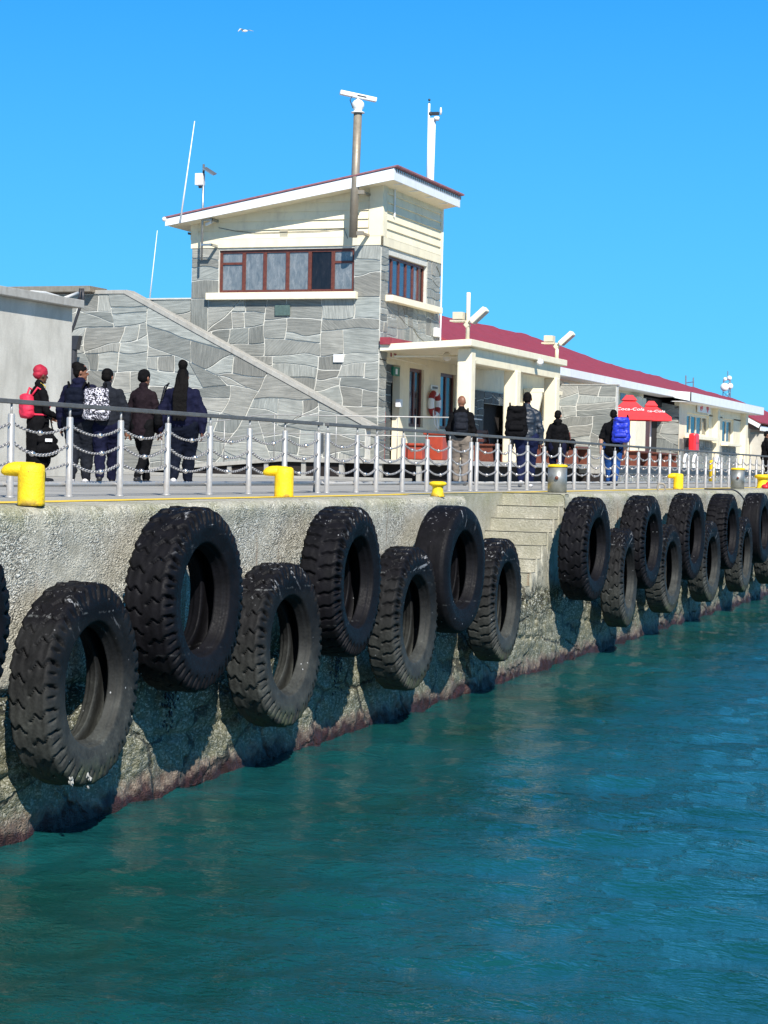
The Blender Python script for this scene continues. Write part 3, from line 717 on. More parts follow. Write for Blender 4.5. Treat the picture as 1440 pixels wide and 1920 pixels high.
def mush(px, pyt, y, label, r=.07, H=.24):
    p = un(px, 905, Y=y); th = empty('mushroom_bollard', (p.x, p.y, 0)); tag(th, label, 'bollard', 'small yellow mushroom bollards')
    MB().lathe([(r*1.25, 0), (r*1.1, .02), (r*.95, .05), (r*.85, H*.55), (r*.95, H*.7)], (p.x, p.y, 0), 20).build('shaft', 'yellow_paint', th, smooth=True)
    MB().lathe([(r*.9, H*.66), (r*1.35, H*.76), (r*1.45, H*.86), (r*1.3, H*.95), (r*.8, H), (0, H)], (p.x, p.y, 0), 20).build('cap', 'yellow_paint', th, smooth=True)
mush(821, 905, .12, 'small yellow mushroom bollard above the smooth bald tire', .075, .185)
mush(1430, 895, .75, 'yellow mushroom bollard at the right edge of the photo', .15, .35)
def steel_boll(px, y, r, H, label):
    p = un(px, 900, Y=y); th = empty('steel_bollard', (p.x, p.y, 0)); tag(th, label, 'bollard', 'grey steel bollards with yellow caps')
    MB().lathe([(r, 0), (r, H*.93)], (p.x, p.y, 0), 32).build('shaft', 'steel_bollard', th, smooth=False)
    MB().lathe([(r*1.06, H*.90), (r*1.08, H*.94), (r*.95, H*.985), (r*.5, H), (0, H)], (p.x, p.y, 0), 32).build('cap', 'yellow_paint', th, smooth=True)
    d = Vector((-.98, -.2, 0)).normalized(); q = Vector((p.x, p.y, H*.52))+d*r
    MB().tube([q-d*.02, q+d*.035], .028, 10).build('pin', 'bench_wood', th, smooth=True)
    for o in th.children:
        if o.name.startswith('shaft'):
            for f in o.data.polygons: f.use_smooth = abs(f.normal.z) < .5
steel_boll(1045, .55, .148, .44, 'grey steel bollard with yellow cap right of the quay steps')
steel_boll(1383, .6, .155, .49, 'grey steel bollard with yellow cap farther right on the quay')
rg = MB(); c = un(1240, 916, Y=.25); vs = []
for i in range(16):
    a = 2*math.pi*i/16
    for j in range(6): b = 2*math.pi*j/6; rr = .075+.018*math.cos(b); vs.append((c.x+rr*math.cos(a)*.4, .25-rr*math.cos(a)*.9+.018*math.sin(b)*.4, .07+rr*math.sin(a)))
rg.add(vs, [(i*6+j, ((i+1) % 16)*6+j, ((i+1) % 16)*6+(j+1) % 6, i*6+(j+1) % 6) for i in range(16) for j in range(6)])
tag(rg.build('mooring_ring', 'brown_metal', smooth=True), 'small rusty ring standing on the quay edge left of the distant hook bollard', 'mooring ring')
c = un(1436, 912, Y=.45); m = MB(); m.sphere((c.x, .45, .05), .11, 14, (1.2, 1, .6)); m.sphere((c.x+.15, .4, .09), .09, 12)
tag(m.build('red_buoy', 'red_plastic', smooth=True), 'small red float lying beside the rightmost yellow bollard', 'buoy')
p = un(1335, 900, Y=5.2); yp = empty('marker_post', (p.x, p.y, 0)); tag(yp, 'yellow marker post behind the railing near the far end of the platform', 'post')
MB().lathe([(.11, 0), (.11, .72), (.09, .78), (0, .8)], (p.x, p.y, 0), 16).build('post', 'yellow_paint', yp, smooth=True)

# ================================================================ SLATE MASONRY
def clip_poly(pts, p, n, keep):
    out = []; m = len(pts)
    for i in range(m):
        a, b = pts[i], pts[(i+1) % m]; da = ((a[0]-p[0])*n[0]+(a[1]-p[1])*n[1])*keep; db = ((b[0]-p[0])*n[0]+(b[1]-p[1])*n[1])*keep
        if da >= 0: out.append(a)
        if (da > 0 > db) or (da < 0 < db): t = da/(da-db); out.append((a[0]+(b[0]-a[0])*t, a[1]+(b[1]-a[1])*t))
    return out
def area(p): return .5*sum(p[i][0]*p[(i+1) % len(p)][1]-p[(i+1) % len(p)][0]*p[i][1] for i in range(len(p)))
def cell_split(poly, amin, rnd, out, depth=0, rub=.3):
    A = abs(area(poly)); xs = [q[0] for q in poly]; zs = [q[1] for q in poly]; w_, h = max(xs)-min(xs), max(zs)-min(zs)
    if A < amin*rnd.uniform(.55, 2.1) or depth > 12: out.append(poly); return
    t = rnd.uniform(.34, .66); ang = rnd.gauss(0, .10 if rnd.random() > rub else .38)
    if w_ > h*rnd.uniform(1.35, 2.7): p = (min(xs)+w_*t, min(zs)+h*.5); n = (math.cos(ang), math.sin(ang))
    else: p = (min(xs)+w_*.5, min(zs)+h*t); n = (math.sin(ang*.7), math.cos(ang*.7))
    a, b = clip_poly(poly, p, n, 1), clip_poly(poly, p, n, -1)
    if len(a) < 3 or len(b) < 3 or abs(area(a)) < amin*.12 or abs(area(b)) < amin*.12: out.append(poly); return
    cell_split(a, amin, rnd, out, depth+1, rub); cell_split(b, amin, rnd, out, depth+1, rub)
def stone_wall(name, parent, polys, O, U, Vv, amin=.28, seed=1, mat='slate', rub=.35, joint=.0105, th=.022):
    """polys: convex outlines in (u, v) metres on the plane O + u*U + v*Vv; real stones standing proud of the mortar bed"""
    rnd = random.Random(seed); O, U, Vv = Vector(O), Vector(U), Vector(Vv); N = U.cross(Vv).normalized()
    me = bpy.data.meshes.new(name); bm = bmesh.new(); uvl = bm.loops.layers.uv.new('UVMap'); cl = bm.loops.layers.float_color.new('tone')
    for poly in polys:
        if area(poly) < 0: poly = poly[::-1]
        vs = [bm.verts.new(O+U*a+Vv*b) for a, b in poly]; f = bm.faces.new(vs); f.material_index = 1
        cells = []; cell_split(poly, amin, rnd, cells, 0, rub); sd = rnd.uniform(0, 50)
        E = [(poly[i], poly[(i+1) % len(poly)]) for i in range(len(poly))]
        def edged(p):
            d = 9
            for a, b in E:
                l = math.hypot(b[0]-a[0], b[1]-a[1]) or 1; d = min(d, abs((b[0]-a[0])*(a[1]-p[1])-(a[0]-p[0])*(b[1]-a[1]))/l)
            return d
        for c in cells:
            if area(c) < 0: c = c[::-1]
            q = []; m = len(c)
            for i in range(m):
                a, b = c[i], c[(i+1) % m]; L = math.hypot(b[0]-a[0], b[1]-a[1]); k = max(1, int(L/.11))
                for j in range(k): q.append((a[0]+(b[0]-a[0])*j/k, a[1]+(b[1]-a[1])*j/k))
            q = [p for i, p in enumerate(q) if math.hypot(p[0]-q[i-1][0], p[1]-q[i-1][1]) > .004]
            if len(q) < 4: continue
            A = np.array(q); ed = np.array([min(1, edged(p)/.25) for p in q])
            wx = vnoise(A[:, 0]*2.1+sd, A[:, 1]*2.1, A[:, 0]*0+.3)*.20*ed; wz = vnoise(A[:, 0]*2.1, A[:, 1]*2.3+sd, A[:, 0]*0+7.3)*.16*ed
            A = A+np.stack([wx, wz], 1)
            # inset by the joint
            nx_ = np.roll(A, -1, 0)-np.roll(A, 1, 0); ln = np.hypot(nx_[:, 0], nx_[:, 1])+1e-9; inn = np.stack([-nx_[:, 1], nx_[:, 0]], 1)/ln[:, None]
            A = A+inn*(joint*rnd.uniform(.7, 1.5))
            if 2*abs(area([tuple(q_) for q_ in A])) < .01: continue
            for _ in range(1): A = .86*A+.07*(np.roll(A, 1, 0)+np.roll(A, -1, 0))   # round the corners
            ct = A.mean(0); t_ = th*rnd.uniform(.5, 1.4)
            tone = rnd.uniform(.60, 1.30); wr = rnd.uniform(-.05, .05); tc_ = (tone*(1+wr), tone, tone*(1-wr*.6), 1)
            ang = rnd.gauss(0, .12) if rnd.random() > .28 else rnd.gauss(math.pi/2, .12)
            if rnd.random() < .12: ang = rnd.uniform(-.8, .8)
            ca, sa = math.cos(ang), math.sin(ang); ou, ov = rnd.uniform(0, 40), rnd.uniform(0, 40)
            lo = [bm.verts.new(O+U*p[0]+Vv*p[1]+N*.001) for p in A]
            A2 = A-(A-ct)*0-0; A2 = A+inn*.006
            hi = [bm.verts.new(O+U*p[0]+Vv*p[1]+N*t_) for p in A2]
            fs = [bm.faces.new(hi)]
            for i in range(len(A)): fs.append(bm.faces.new((lo[i], lo[(i+1) % len(A)], hi[(i+1) % len(A)], hi[i])))
            for f in fs:
                for lp in f.loops:
                    r = lp.vert.co-O; a, b = r.dot(U), r.dot(Vv); lp[uvl].uv = (ca*a+sa*b+ou, -sa*a+ca*b+ov); lp[cl] = tc_
    off = Vector((0, 0, 0)); p = parent
    while p is not None: off += Vector(p.location); p = p.parent
    for v in bm.verts: v.co -= off
    bm.to_mesh(me); bm.free(); me.materials.append(MAT[mat]); me.materials.append(MAT['mortar'])
    o = bpy.data.objects.new(name, me); col.objects.link(o); o.parent = parent; return o
NXU, NXV = (0, -1, 0), (0, 0, 1)     # plane facing -x : u = -y, v = z
NYU, NYV = (1, 0, 0), (0, 0, 1)      # plane facing -y : u = x
def rect(a, b, c, d): return [(a, c), (b, c), (b, d), (a, d)]

# ================================================================ CONTROL TOWER
XT, YB, XE = 46.62, 9.9, 51.25
tw = empty('control_tower', (49, 12.5, 0)); tag(tw, 'two storey slate stone control tower with cream boarded top and sloping red roof', 'building')
# core
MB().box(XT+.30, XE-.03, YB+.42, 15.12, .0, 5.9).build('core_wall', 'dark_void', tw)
m = MB()
for a_, b_, c_, d_ in ((10.62, 14.38, 4.60, 4.738), (10.62, 14.38, 5.842, 5.9), (9.95, 10.618, 4.6, 5.9), (14.382, 15.14, 4.6, 5.9), (9.95, 15.14, 0, 4.595)): m.box(XT+.002, XT+.28, a_, b_, c_, d_)
for a_, b_, c_, d_ in ((47.13, 50.15, 4.55, 4.698), (47.13, 50.15, 5.722, 5.9), (XT+.03, 47.128, 3.3, 5.9), (50.152, XE-.01, 3.3, 5.9), (47.13, 50.15, 3.3, 4.548)): m.box(a_, b_, YB+.002, YB+.28, c_, d_)
m.box(XT+.03, 47.14, YB+.002, YB+.28, .4, 3.3); m.box(XE-.2, XE-.01, YB+.3, 15.1, 3.6, 5.9)
m.build('wall_bed', 'mortar', tw)
yl, yr = -15.16, -YB
zb = .45
wy0, wy1, wz0, wz1 = -14.38, -10.62, 4.74, 5.84
stone_wall('stone_wall', tw, [rect(yl, yr, zb, 4.60), rect(yl, wy0, 4.60, 5.92), rect(wy1, yr, 4.60, 5.92)], (XT, 0, 0), NXU, NXV, .38, 8, rub=.06)
rx0, rx1, rz0, rz1 = 47.13, 50.15, 4.70, 5.72
stone_wall('stone_wall', tw, [rect(XT, rx0, 3.3, 5.92), rect(rx0, rx1, 3.3, 4.55), rect(rx1, XE, 3.3, 5.92)], (0, YB, 0), NYU, NYV, .16, 9, rub=.15)
stone_wall('stone_wall', tw, [rect(XT, 47.15, zb, 3.3)], (0, YB, 0), NYU, NYV, .16, 19, rub=.1)
stone_wall('stone_wall', tw, [rect(47.75, 48.22, zb, 2.95)], (0, YB+.25, 0), NYU, NYV, .12, 29, mat='slate_dark', rub=.1)
# cladding
SL = .1776
def roof_z(y): return 7.60-SL*(y-YB)
m = MB(); bh = .222; z = 5.9; e = .018
m.box(XT+.01, XE-.01, YB+.01, 15.16, 5.88, 6.3)
core = [(XT+.02, YB+.02, 5.9), (XT+.02, 15.14, 5.9), (XT+.02, 15.14, roof_z(15.14)), (XT+.02, YB+.02, roof_z(YB))]
m.prism(core, (XE-XT-.04, 0, 0)); m.build('upper_wall', 'cream', tw)
m = MB(); k = 0
while z < 7.65:
    z1 = z+bh
    if k > 0:
        ya = 10.25; yb0 = min(14.98, YB+(7.60-z)/SL-.05); yb1 = min(14.98, YB+(7.60-z1)/SL-.05)
        if yb1 < ya: yb1 = ya+.01
        z1c = min(z1, 7.60-SL*(ya-YB))
        if yb0 > ya+.1:
            m.add([(XT-.05, ya, z), (XT-.05, yb0, z), (XT-.008, yb1, z1c), (XT-.008, ya, z1c), (XT+.02, ya, z), (XT+.02, yb0, z), (XT+.02, yb1, z1c), (XT+.02, ya, z1c)],
                  [(0, 3, 2, 1), (0, 1, 5, 4), (2, 3, 7, 6), (0, 4, 7, 3), (1, 2, 6, 5)])
        if z1 < 7.6: m.add([(XT+.30, YB-.05, z), (XE-.12, YB-.05, z), (XE-.12, YB-.008, z1), (XT+.30, YB-.008, z1), (XT+.30, YB+.02, z), (XE-.12, YB+.02, z), (XE-.12, YB+.02, z1), (XT+.30, YB+.02, z1)],
              [(0, 1, 2, 3), (0, 4, 5, 1), (2, 6, 7, 3), (0, 3, 7, 4), (1, 5, 6, 2)])
    z = z1; k += 1
m.build('cladding', 'cream', tw)
m = MB(); zc = 6.12
m.box(XT-.04, XT+.0, YB-.04, 10.24, zc+.01, 7.53); m.box(XT+.002, XT+.28, YB-.04, YB-.002, zc+.01, 7.53)
m.box(XT-.045, XT+.02, 9.86-.005, 15.18, 5.90, 6.125); m.box(XT-.045, XE, YB-.045, YB-.001, 5.90, 6.125); m.box(XT-.04, XT, 14.98, 15.2, zc, 6.62)
m.box(XE-.1, XE+.03, YB-.042, YB, 5.9, 7.53)
m.build('corner_board', 'cream', tw, bevel=.006)
# roof: top sheet, fascias, eaves
XF, XR_ = 46.02, 51.30; yA, yB_ = 9.42, 15.66
def rz(y): return 7.735-SL*(y-9.42)
m = MB(); m.prism([(XF-.03, yA-.08, rz(yA-.08)), (XF-.03, yB_+.06, rz(yB_+.06)), (XF-.03, yB_+.06, rz(yB_+.06)+.03), (XF-.03, yA-.08, rz(yA-.08)+.03)], (XR_-XF+.06, 0, 0))
n = int((XR_-XF)/.076)
for i in range(n):
    x = XF+i*.078+.03
    m.tube([(x, yA-.13, rz(yA-.13)+.03), (x, yB_+.08, rz(yB_+.08)+.03)], .024, 6)
m.build('roof', 'roof_faded', tw, smooth=False)
m = MB()
m.prism([(XF, yA, rz(yA)-.30), (XF, yB_, rz(yB_)-.20), (XF, yB_, rz(yB_)-.01), (XF, yA, rz(yA)-.01)], (.04, 0, 0))
m.box(XF, XR_, yA-.035, yA, rz(yA)-.30, rz(yA)-.005)
m.build('fascia', 'white', tw, bevel=.004)
m = MB()
for i in range(n):
    x = XF+i*.078+.05
    if i % 2: m.box(x, x+.045, yA-.05, yA-.036, rz(yA)-.09, rz(yA)-.002)
m.build('eave_filler', 'brown_metal', tw)
m = MB(); m.prism([(XF+.04, yA+.001, rz(yA)-.27), (XF+.04, yB_-.05, rz(yB_)-.19), (XF+.04, yB_-.05, rz(yB_)-.16), (XF+.04, yA+.001, rz(yA)-.235)], (XR_-XF-.08, 0, 0)); m.build('soffit', 'cream_trim', tw)
for i in range(4): x = 46.75+i*1.2; MB().box(x, x+.06, yA+.01, YB-.02, 7.42, 7.58).build('rafter', 'white', tw)
# windows
def window(par, pl, a0, a1, z0, z1, cols, rec=.10, name='window', frame='window_wood', fw=.075, transoms=(), panes=None, depthcol=None):
    """pl = ('X', plane, sign) or ('Y', plane): opening a0..a1 along the wall, recessed frame with panes"""
    def B(m, u0, u1, v0, v1, d0, d1):
        if pl[0] == 'X': m.box(pl[1]+d0, pl[1]+d1, u0, u1, v0, v1)
        else: m.box(u0, u1, pl[1]+d0, pl[1]+d1, v0, v1)
    f = MB(); B(f, a0, a1, z0, z0+fw, rec-.03, rec+.05); B(f, a0, a1, z1-fw, z1, rec-.03, rec+.05)
    edges = [a0]+[a0+(a1-a0)*c for c in cols]+[a1]
    for i, e_ in enumerate(edges):
        h = fw*.62; lo, hi = (e_, e_+fw) if i == 0 else ((e_-fw, e_) if i == len(edges)-1 else (e_-h, e_+h)); B(f, lo, hi, z0+fw, z1-fw, rec-.035, rec+.05)
    for i, zt in transoms: B(f, edges[i]+fw*.6, edges[i+1]-fw*.6, zt-.03, zt+.03, rec-.032, rec+.045)
    fo = f.build(name, frame, par, bevel=.004)
    for i in range(len(edges)-1):
        p_ = MB(); B(p_, edges[i]+.03, edges[i+1]-.03, z0+.03, z1-.03, rec+.0, rec+.02)
        # thin inner sash
        po = p_.build('pane', (panes[i] if panes else 'pane_dusty'), fo)
    return fo
yy = [14.38-(14.38-10.62)*(q-413)/249.0 for q in (458, 497, 539, 580, 622)]
cs = [(yy_-10.62)/(14.38-10.62) for yy_ in yy[::-1]]
window(tw, ('X', XT), 10.62, 14.38, 4.74, 5.84, cs, .09, transoms=((0, 5.50), (5, 5.50)), panes=['pane_dusty', 'pane_dark', 'pane_dusty', 'pane_dusty', 'pane_dusty', 'pane_dusty'])
MB().box(XT-.20, XT+.05, 10.50, 14.66, 4.55, 4.73).build('window_sill', 'cream_trim', tw, bevel=.01)
window(tw, ('Y', YB), rx0, rx1, rz0, rz1, [.18, .36, .54, .72, .86], .12, panes=['pane_sky']*4+['pane_dusty', 'pane_dark'])
MB().box(46.95, 50.9, YB-.22, YB+.05, 4.52, 4.68).build('window_sill', 'cream_trim', tw, bevel=.01)
# vent
v = MB(); c = un(532, 437, X=XT-.05)
for i in range(7): v.box(XT-.05, XT-.036, c.y-.11, c.y+.11, c.z-.10+i*.028, c.z-.085+i*.028)
v.build('vent', 'beige_box', tw)
# conduit on right face + drain
m = MB(); p = un(741, 345, Y=YB-.06); q = un(742, 408, Y=YB-.06); m.tube([(p.x, YB-.06, p.z), (p.x, YB-.06, q.z)], .025, 8)
q2 = un(826, 470, Y=YB-.05); m.tube([(XE+.03, YB-.04, 7.4), (XE+.03, YB-.04, 3.6)], .022, 8); m.build('conduit', 'white', tw)
m = MB(); pts = [un(x, y, X=XT-.05) for x, y in ((410, 427), (440, 433), (480, 437), (540, 435), (600, 433), (645, 428), (652, 447))]; m.tube(pts, .008, 6); m.build('cable', 'dark_metal', tw)
m = MB(); c = un(838, 575, Y=YB-.05)
p = un(757, 453, Y=YB-.06)

# stair wall in front
sw = empty('stair_wall', (45.3, 13.5, 0)); tag(sw, 'slate stone stair parapet with a pale coping sloping down to the right', 'wall')
XS = 45.32
TY, TZ = 16.42, 4.62       # top corner of the slope
EY, EZ = 9.72, 1.30
def slope(y): return EZ+(TZ-EZ)*(y-EY)/(TY-EY)
stone_wall('stone_wall', sw, [[(-22, -.02), (-EY, -.02), (-EY, EZ), (-TY, TZ), (-22, TZ)]], (XS, 0, 0), NXU, NXV, .36, 44, rub=.55)
MB().prism([(XS+.01, EY, 0), (XS+.01, 22, 0), (XS+.01, 22, TZ), (XS+.01, TY, TZ), (XS+.01, EY, EZ)], (.34, 0, 0)).build('wall_core', 'mortar', sw)
m = MB(); d = Vector((0, TY-EY, TZ-EZ)).normalized(); nn = Vector((0, -d.z, d.y))
A_, B_ = Vector((XS-.05, EY-.12, EZ-.06)), Vector((XS-.05, TY, TZ))
m.prism([A_, B_, B_+nn*.12, A_+nn*.12], (.46, 0, 0)); m.box(XS-.05, XS+.41, TY-.03, 17.3, TZ, TZ+.10)
m.build('coping', 'coping', sw, bevel=.01)
m = MB(); m.box(XS-.35, XS+.6, 17.25, 19.75, TZ+.04, TZ+.19); m.build('cap_slab', 'brown_metal', sw, bevel=.01)
bw = empty('rear_wall', (XT+.4, 16.3, 0)); tag(bw, 'low slate stone wall joining the tower to the stair behind the coping', 'wall')
stone_wall('stone_wall', bw, [rect(-17.9, -15.17, .3, 4.58)], (XT+.05, 0, 0), NXU, NXV, .3, 51)
MB().box(XT+.06, XT+.4, 15.17, 17.9, 0, 4.56).build('wall_core', 'mortar', bw)
MB().box(XT+.0, XT+.45, 15.17, 17.9, 4.585, 4.625).build('coping', 'mortar', bw)
# small fittings on the wall
def flat_box(name, px, py, w_, h, X, mat, label, cat, dep=.03):
    c = un(px, py, X=X); o = MB().box(X-dep, X, c.y-w_/2, c.y+w_/2, c.z-h/2, c.z+h/2).build(name, mat, bevel=.004); return tag(o, label, cat)
flat_box('notice_board', 635, 672, .27, .20, XT-.03, 'white', 'small blank white plate fixed to the slate wall under the tower window', 'plate')
flat_box('plaque', 530, 582, .42, .27, XT-.03, 'green_plaque', 'weathered green metal plaque under the tower window sill', 'plaque')

# ================================================================ CONCRETE BLOCK HOUSE at left
bh_ = empty('concrete_shed', (30, 15, 0)); tag(bh_, 'plain pale concrete shed with a flat slab roof at the left edge', 'building')
BX = 34.75; 
MB().box(20, BX, 12.0, 18, 0, 3.36).build('wall', 'concrete_render', bh_, bevel=.01)
MB().box(19.9, BX+.12, 11.80, 18.1, 3.36, 3.52).build('roof_slab', 'coping', bh_, bevel=.01)
m = MB(); P_ = [un(x, y, Y=12.1) for x, y in ((38, 551), (60, 547), (85, 549), (108, 556), (122, 561))]; m.tube(P_, .03, 8)
P_ = [un(x, y, Y=12.2) for x, y in ((45, 554), (75, 556), (110, 562))]; m.tube(P_, .02, 8)
P_ = [un(x, y, Y=12.15) for x, y in ((112, 562), (128, 556), (146, 549))]; m.tube(P_, .03, 8)
tag(m.build('roof_pipes', 'cable', smooth=True), 'pale bent pipes lying on the roof of the concrete shed', 'pipe')
m = MB(); P_ = [un(x, y, X=40) for x, y in ((155, 541), (156, 560), (147, 585), (139, 610), (120, 650))]; m.tube(P_, .035, 8)
P_ = [un(x, y, X=40.1) for x, y in ((152, 541), (151, 555), (147, 566))]; m.tube(P_, .05, 8)
tag(m.build('hanging_cable', 'dark_metal', smooth=True), 'dark cable bundle hanging from the wall top behind the concrete shed', 'cable')
m = MB(); c = un(141, 655, X=44.6); m.prism([(44.6, c.y-.10, c.z+.35), (44.6, c.y+.4, c.z+.35), (44.6, c.y+.3, c.z-.0), (44.6, c.y-.02, c.z-.0)], (.2, 0, 0)); m.tube([(44.7, c.y+.1, c.z), (44.7, c.y+.1, 0)], .09, 10)
tag(m.build('downpipe', 'dark_metal'), 'black rainwater hopper and downpipe at the corner behind the concrete shed', 'downpipe')

# ================================================================ PLATFORM AND RAMP
pf = empty('platform', (50, 8, 0)); tag(pf, 'raised concrete walkway with a ramp along the stone building', 'platform')
PX0, PY0 = 43.9, 6.75
m = MB(); m.box(PX0, 56.0, PY0, 11.3, .40, .51); m.box(56.0, 90, 5.95, 9.88, .26, .52)
m.prism([(PX0, 11.3, .41), (PX0, 15.6, .03), (PX0, 15.6, .12), (PX0, 11.3, .51)], (1.35, 0, 0))
m.build('slab', 'coping', pf, bevel=.01)
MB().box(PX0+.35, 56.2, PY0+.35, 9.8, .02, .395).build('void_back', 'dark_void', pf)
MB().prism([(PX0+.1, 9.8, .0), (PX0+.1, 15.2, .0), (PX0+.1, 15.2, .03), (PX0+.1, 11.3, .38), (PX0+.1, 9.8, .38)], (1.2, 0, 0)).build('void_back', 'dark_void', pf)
m = MB()
for y in [PY0+.12+i*.98 for i in range(7)]: m.box(PX0+.05, PX0+.16, y-.055, y+.055, 0, .40-max(0, (y-11.3)*.088))
m.build('pier', 'coping', pf)
MB().box(56.0, 90, 5.93, 5.95, .30, .50).build('edge_band', 'dark_metal', pf)
stone_wall('plinth', pf, [rect(56, 90, -.01, .27)], (0, 6.0, 0), NYU, NYV, .05, 61, rub=.1)
MB().box(56.0, 89.9, 6.01, 9.8, 0, .258).build('plinth_core', 'dark_void', pf)
MB().box(PX0-.9, PX0+.05, 8.0, 16.5, .0, .07).build('kerb', 'deck', pf, bevel=.01)
# thin railing on the platform
pr = empty('ramp_rail', (PX0, 9, .5)); tag(pr, 'thin galvanised handrail on the raised walkway and ramp', 'railing')
m = MB(); ZR = 1.52
ptsA = [(PX0+.06, 15.0, 1.16), (PX0+.06, 12.9, 1.38), (PX0+.06, 11.9, 1.53), (PX0+.06, PY0+.1, ZR), (45.6, PY0+.08, ZR)]
m.tube(ptsA, .016, 8); m.tube([(a, b, c-.45) for a, b, c in ptsA], .013, 8); m.build('rail', 'steel', pr, smooth=True)
pp = None
for y, zt in ((14.6, 1.2), (12.9, 1.38), (11.57, ZR), (9.96, ZR), (8.4, ZR), (7.95, ZR), (PY0+.1, ZR)):
    MB().tube([(PX0+.06, y, .5 if y < 11.6 else .5-(y-11.3)*.088), (PX0+.06, y, zt)], .014, 8).build('post', 'steel', pr, smooth=True)

# ================================================================ PORCH
po = empty('entrance_porch', (51, 8.7, .5)); tag(po, 'cream flat roofed entrance porch on square pillars beside the stone tower', 'porch')
m = MB(); Y0, X1_ = 7.46, 55.75
def cz(y): return 3.37-.055*(y-Y0)
m.prism([(46.58, Y0, cz(Y0)), (46.58, 9.87, cz(9.87)), (46.58, 9.87, cz(9.87)+.17), (46.58, Y0, cz(Y0)+.17)], (X1_-46.58, 0, 0))
m.build('roof_slab', 'cream_trim', po, bevel=.012)
m = MB(); m.box(47.0, X1_-.15, 7.62, 7.86, 2.98, 3.36); m.build('beam', 'cream', po, bevel=.01)
for (xa, xb) in ((46.95, 47.32), (51.0, 51.38), (55.0, 55.38)):
    MB().box(xa, xb, 7.56, 7.94, .51, 3.0 if xa > 48 else 3.34).build('pillar', 'cream', po, bevel=.04)
m = MB(); m.tube([(47.42, 7.66, .55), (47.42, 7.66, 3.15), (47.47, 7.72, 3.28)], .055, 10); m.tube([(47.42, 7.66, 3.02), (47.42, 7.66, 3.1)], .07, 10); m.build('downpipe', 'cream', po, smooth=True)
m = MB(); m.tube([(46.9, 9.6, 3.12), (47.7, 8.1, 3.18)], .025, 8); m.tube([(46.9, 9.7, 3.10), (49.6, 9.6, 3.02)], .02, 8); m.build('conduit', 'cream_trim', po, smooth=True)
def globe(px, py, Y, label):
    c = un(px, py, Y=Y); t = empty('globe_lamp', (c.x, Y, c.z)); tag(t, label, 'lamp', 'globe lamps under the porch roof')
    MB().sphere((c.x, Y, c.z), .115, 18).build('globe', 'glass_lamp', t, smooth=True)
    MB().tube([(c.x, Y, c.z+.1), (c.x, Y, 3.3)], .04, 10).build('bracket', 'cream_trim', t, smooth=True)
globe(838, 669, 8.6, 'white globe lamp under the porch roof, left of the first pillar')
globe(932, 685, 8.9, 'white globe lamp under the porch roof between the first and second pillar')
def floodlight(px, py, label, Y=7.62, tall=False):
    c = un(px, py, Y=Y); zt = cz(Y)+.17; t = empty('floodlight', (c.x, Y, zt)); tag(t, label, 'floodlight', 'floodlights on the porch roof')
    MB().tube([(c.x, Y, zt), (c.x, Y, zt+.42+(.75 if tall else .05))], .055 if not tall else .05, 10).build('post', 'cream_trim', t, smooth=True)
    MB().box(c.x-.16, c.x+.16, Y+.10, Y+.36, zt+.50, zt+.68).build('junction_box', 'beige_box', t, bevel=.01)
    MB().box(c.x-.18, c.x+.18, Y+.04, Y+.42, zt+.44, zt+.48).build('arm', 'beige_box', t)
    a = Vector((0, -.62, .55)).normalized(); b = Vector((1, 0, 0)); n_ = a.cross(b)
    q = Vector((c.x, Y-.28, zt+.60))
    m = MB(); m.obox(q, a*.25, b*.15, n_*.075); m.build('lamp_head', 'cream_trim', t, bevel=.03)
    MB().obox(q+n_*-.077, a*.22, b*.13, n_*.006).build('lens', 'pane_dusty', t)
    MB().obox(q-a*.3+Vector((0, .08, -.03)), a*.06, b*.07, n_*.07).build('bracket', 'beige_box', t, bevel=.01)
floodlight(877, 625, 'cream floodlight with a tall post on the near corner of the porch roof', tall=True)
floodlight(1044, 668, 'cream floodlight on the far end of the porch roof')
t = empty('bulkhead_lamp', un(1012, 679, Y=7.5)); tag(t, 'small white bulkhead spotlight on the porch beam left of the far pillar', 'lamp')
c = un(1012, 679, Y=7.45); MB().lathe([(.05, -.1), (.09, -.05), (.10, .05), (.07, .09), (0, .1)], c, 14, 'x').build('lamp_head', 'white_gloss', t, smooth=True)
MB().tube([c, c+Vector((.1, .18, .02))], .02, 8).build('bracket', 'white_gloss', t)

# ================================================================ LONG STATION BUILDING
lb = empty('station_building', (65, 13, .5)); tag(lb, 'long low harbour building with a sagging red roof and white fascia', 'building')
YW = YB
m = MB()
def wbox(x0, x1, z0, z1, y0=YW, th=.2): m.box(x0, x1, y0, y0+th, z0, z1)
# cream walls of the front with openings
wbox(48.22, 48.95, .5, 3.3); wbox(48.95, 50.1, .5, 1.40); wbox(48.95, 50.1, 2.95, 3.3); wbox(50.1, 51.5, .5, 3.3); wbox(51.5, 52.85, .5, 1.40); wbox(51.5, 52.85, 2.95, 3.3); wbox(52.85, 54.0, .5, 3.3)
wbox(54.0, 59.0, 2.62, 3.6); wbox(46.70, 48.22, 2.96, 3.3)
wbox(59.0, 76.5, 2.6, 3.6); wbox(59.0, 59.9, .5, 2.6); wbox(61.9, 76.5, .5, 2.6)
m.build('wall', 'cream', lb)
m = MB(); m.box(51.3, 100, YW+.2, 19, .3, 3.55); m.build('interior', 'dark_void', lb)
window(lb, ('Y', YW), 48.95, 50.1, 1.40, 2.95, [.5], .1, panes=['pane_sky', 'pane_dark'], fw=.09)
window(lb, ('Y', YW), 51.5, 52.85, 1.40, 2.95, [.5], .1, panes=['pane_sky', 'pane_dark'], fw=.09)
d_ = empty('x', (0, 0, 0)); bpy.data.objects.remove(d_)
MB().box(47.16, 47.74, YW+.2, YW+.26, .5, 1.75).build('door', 'door_red', lb)
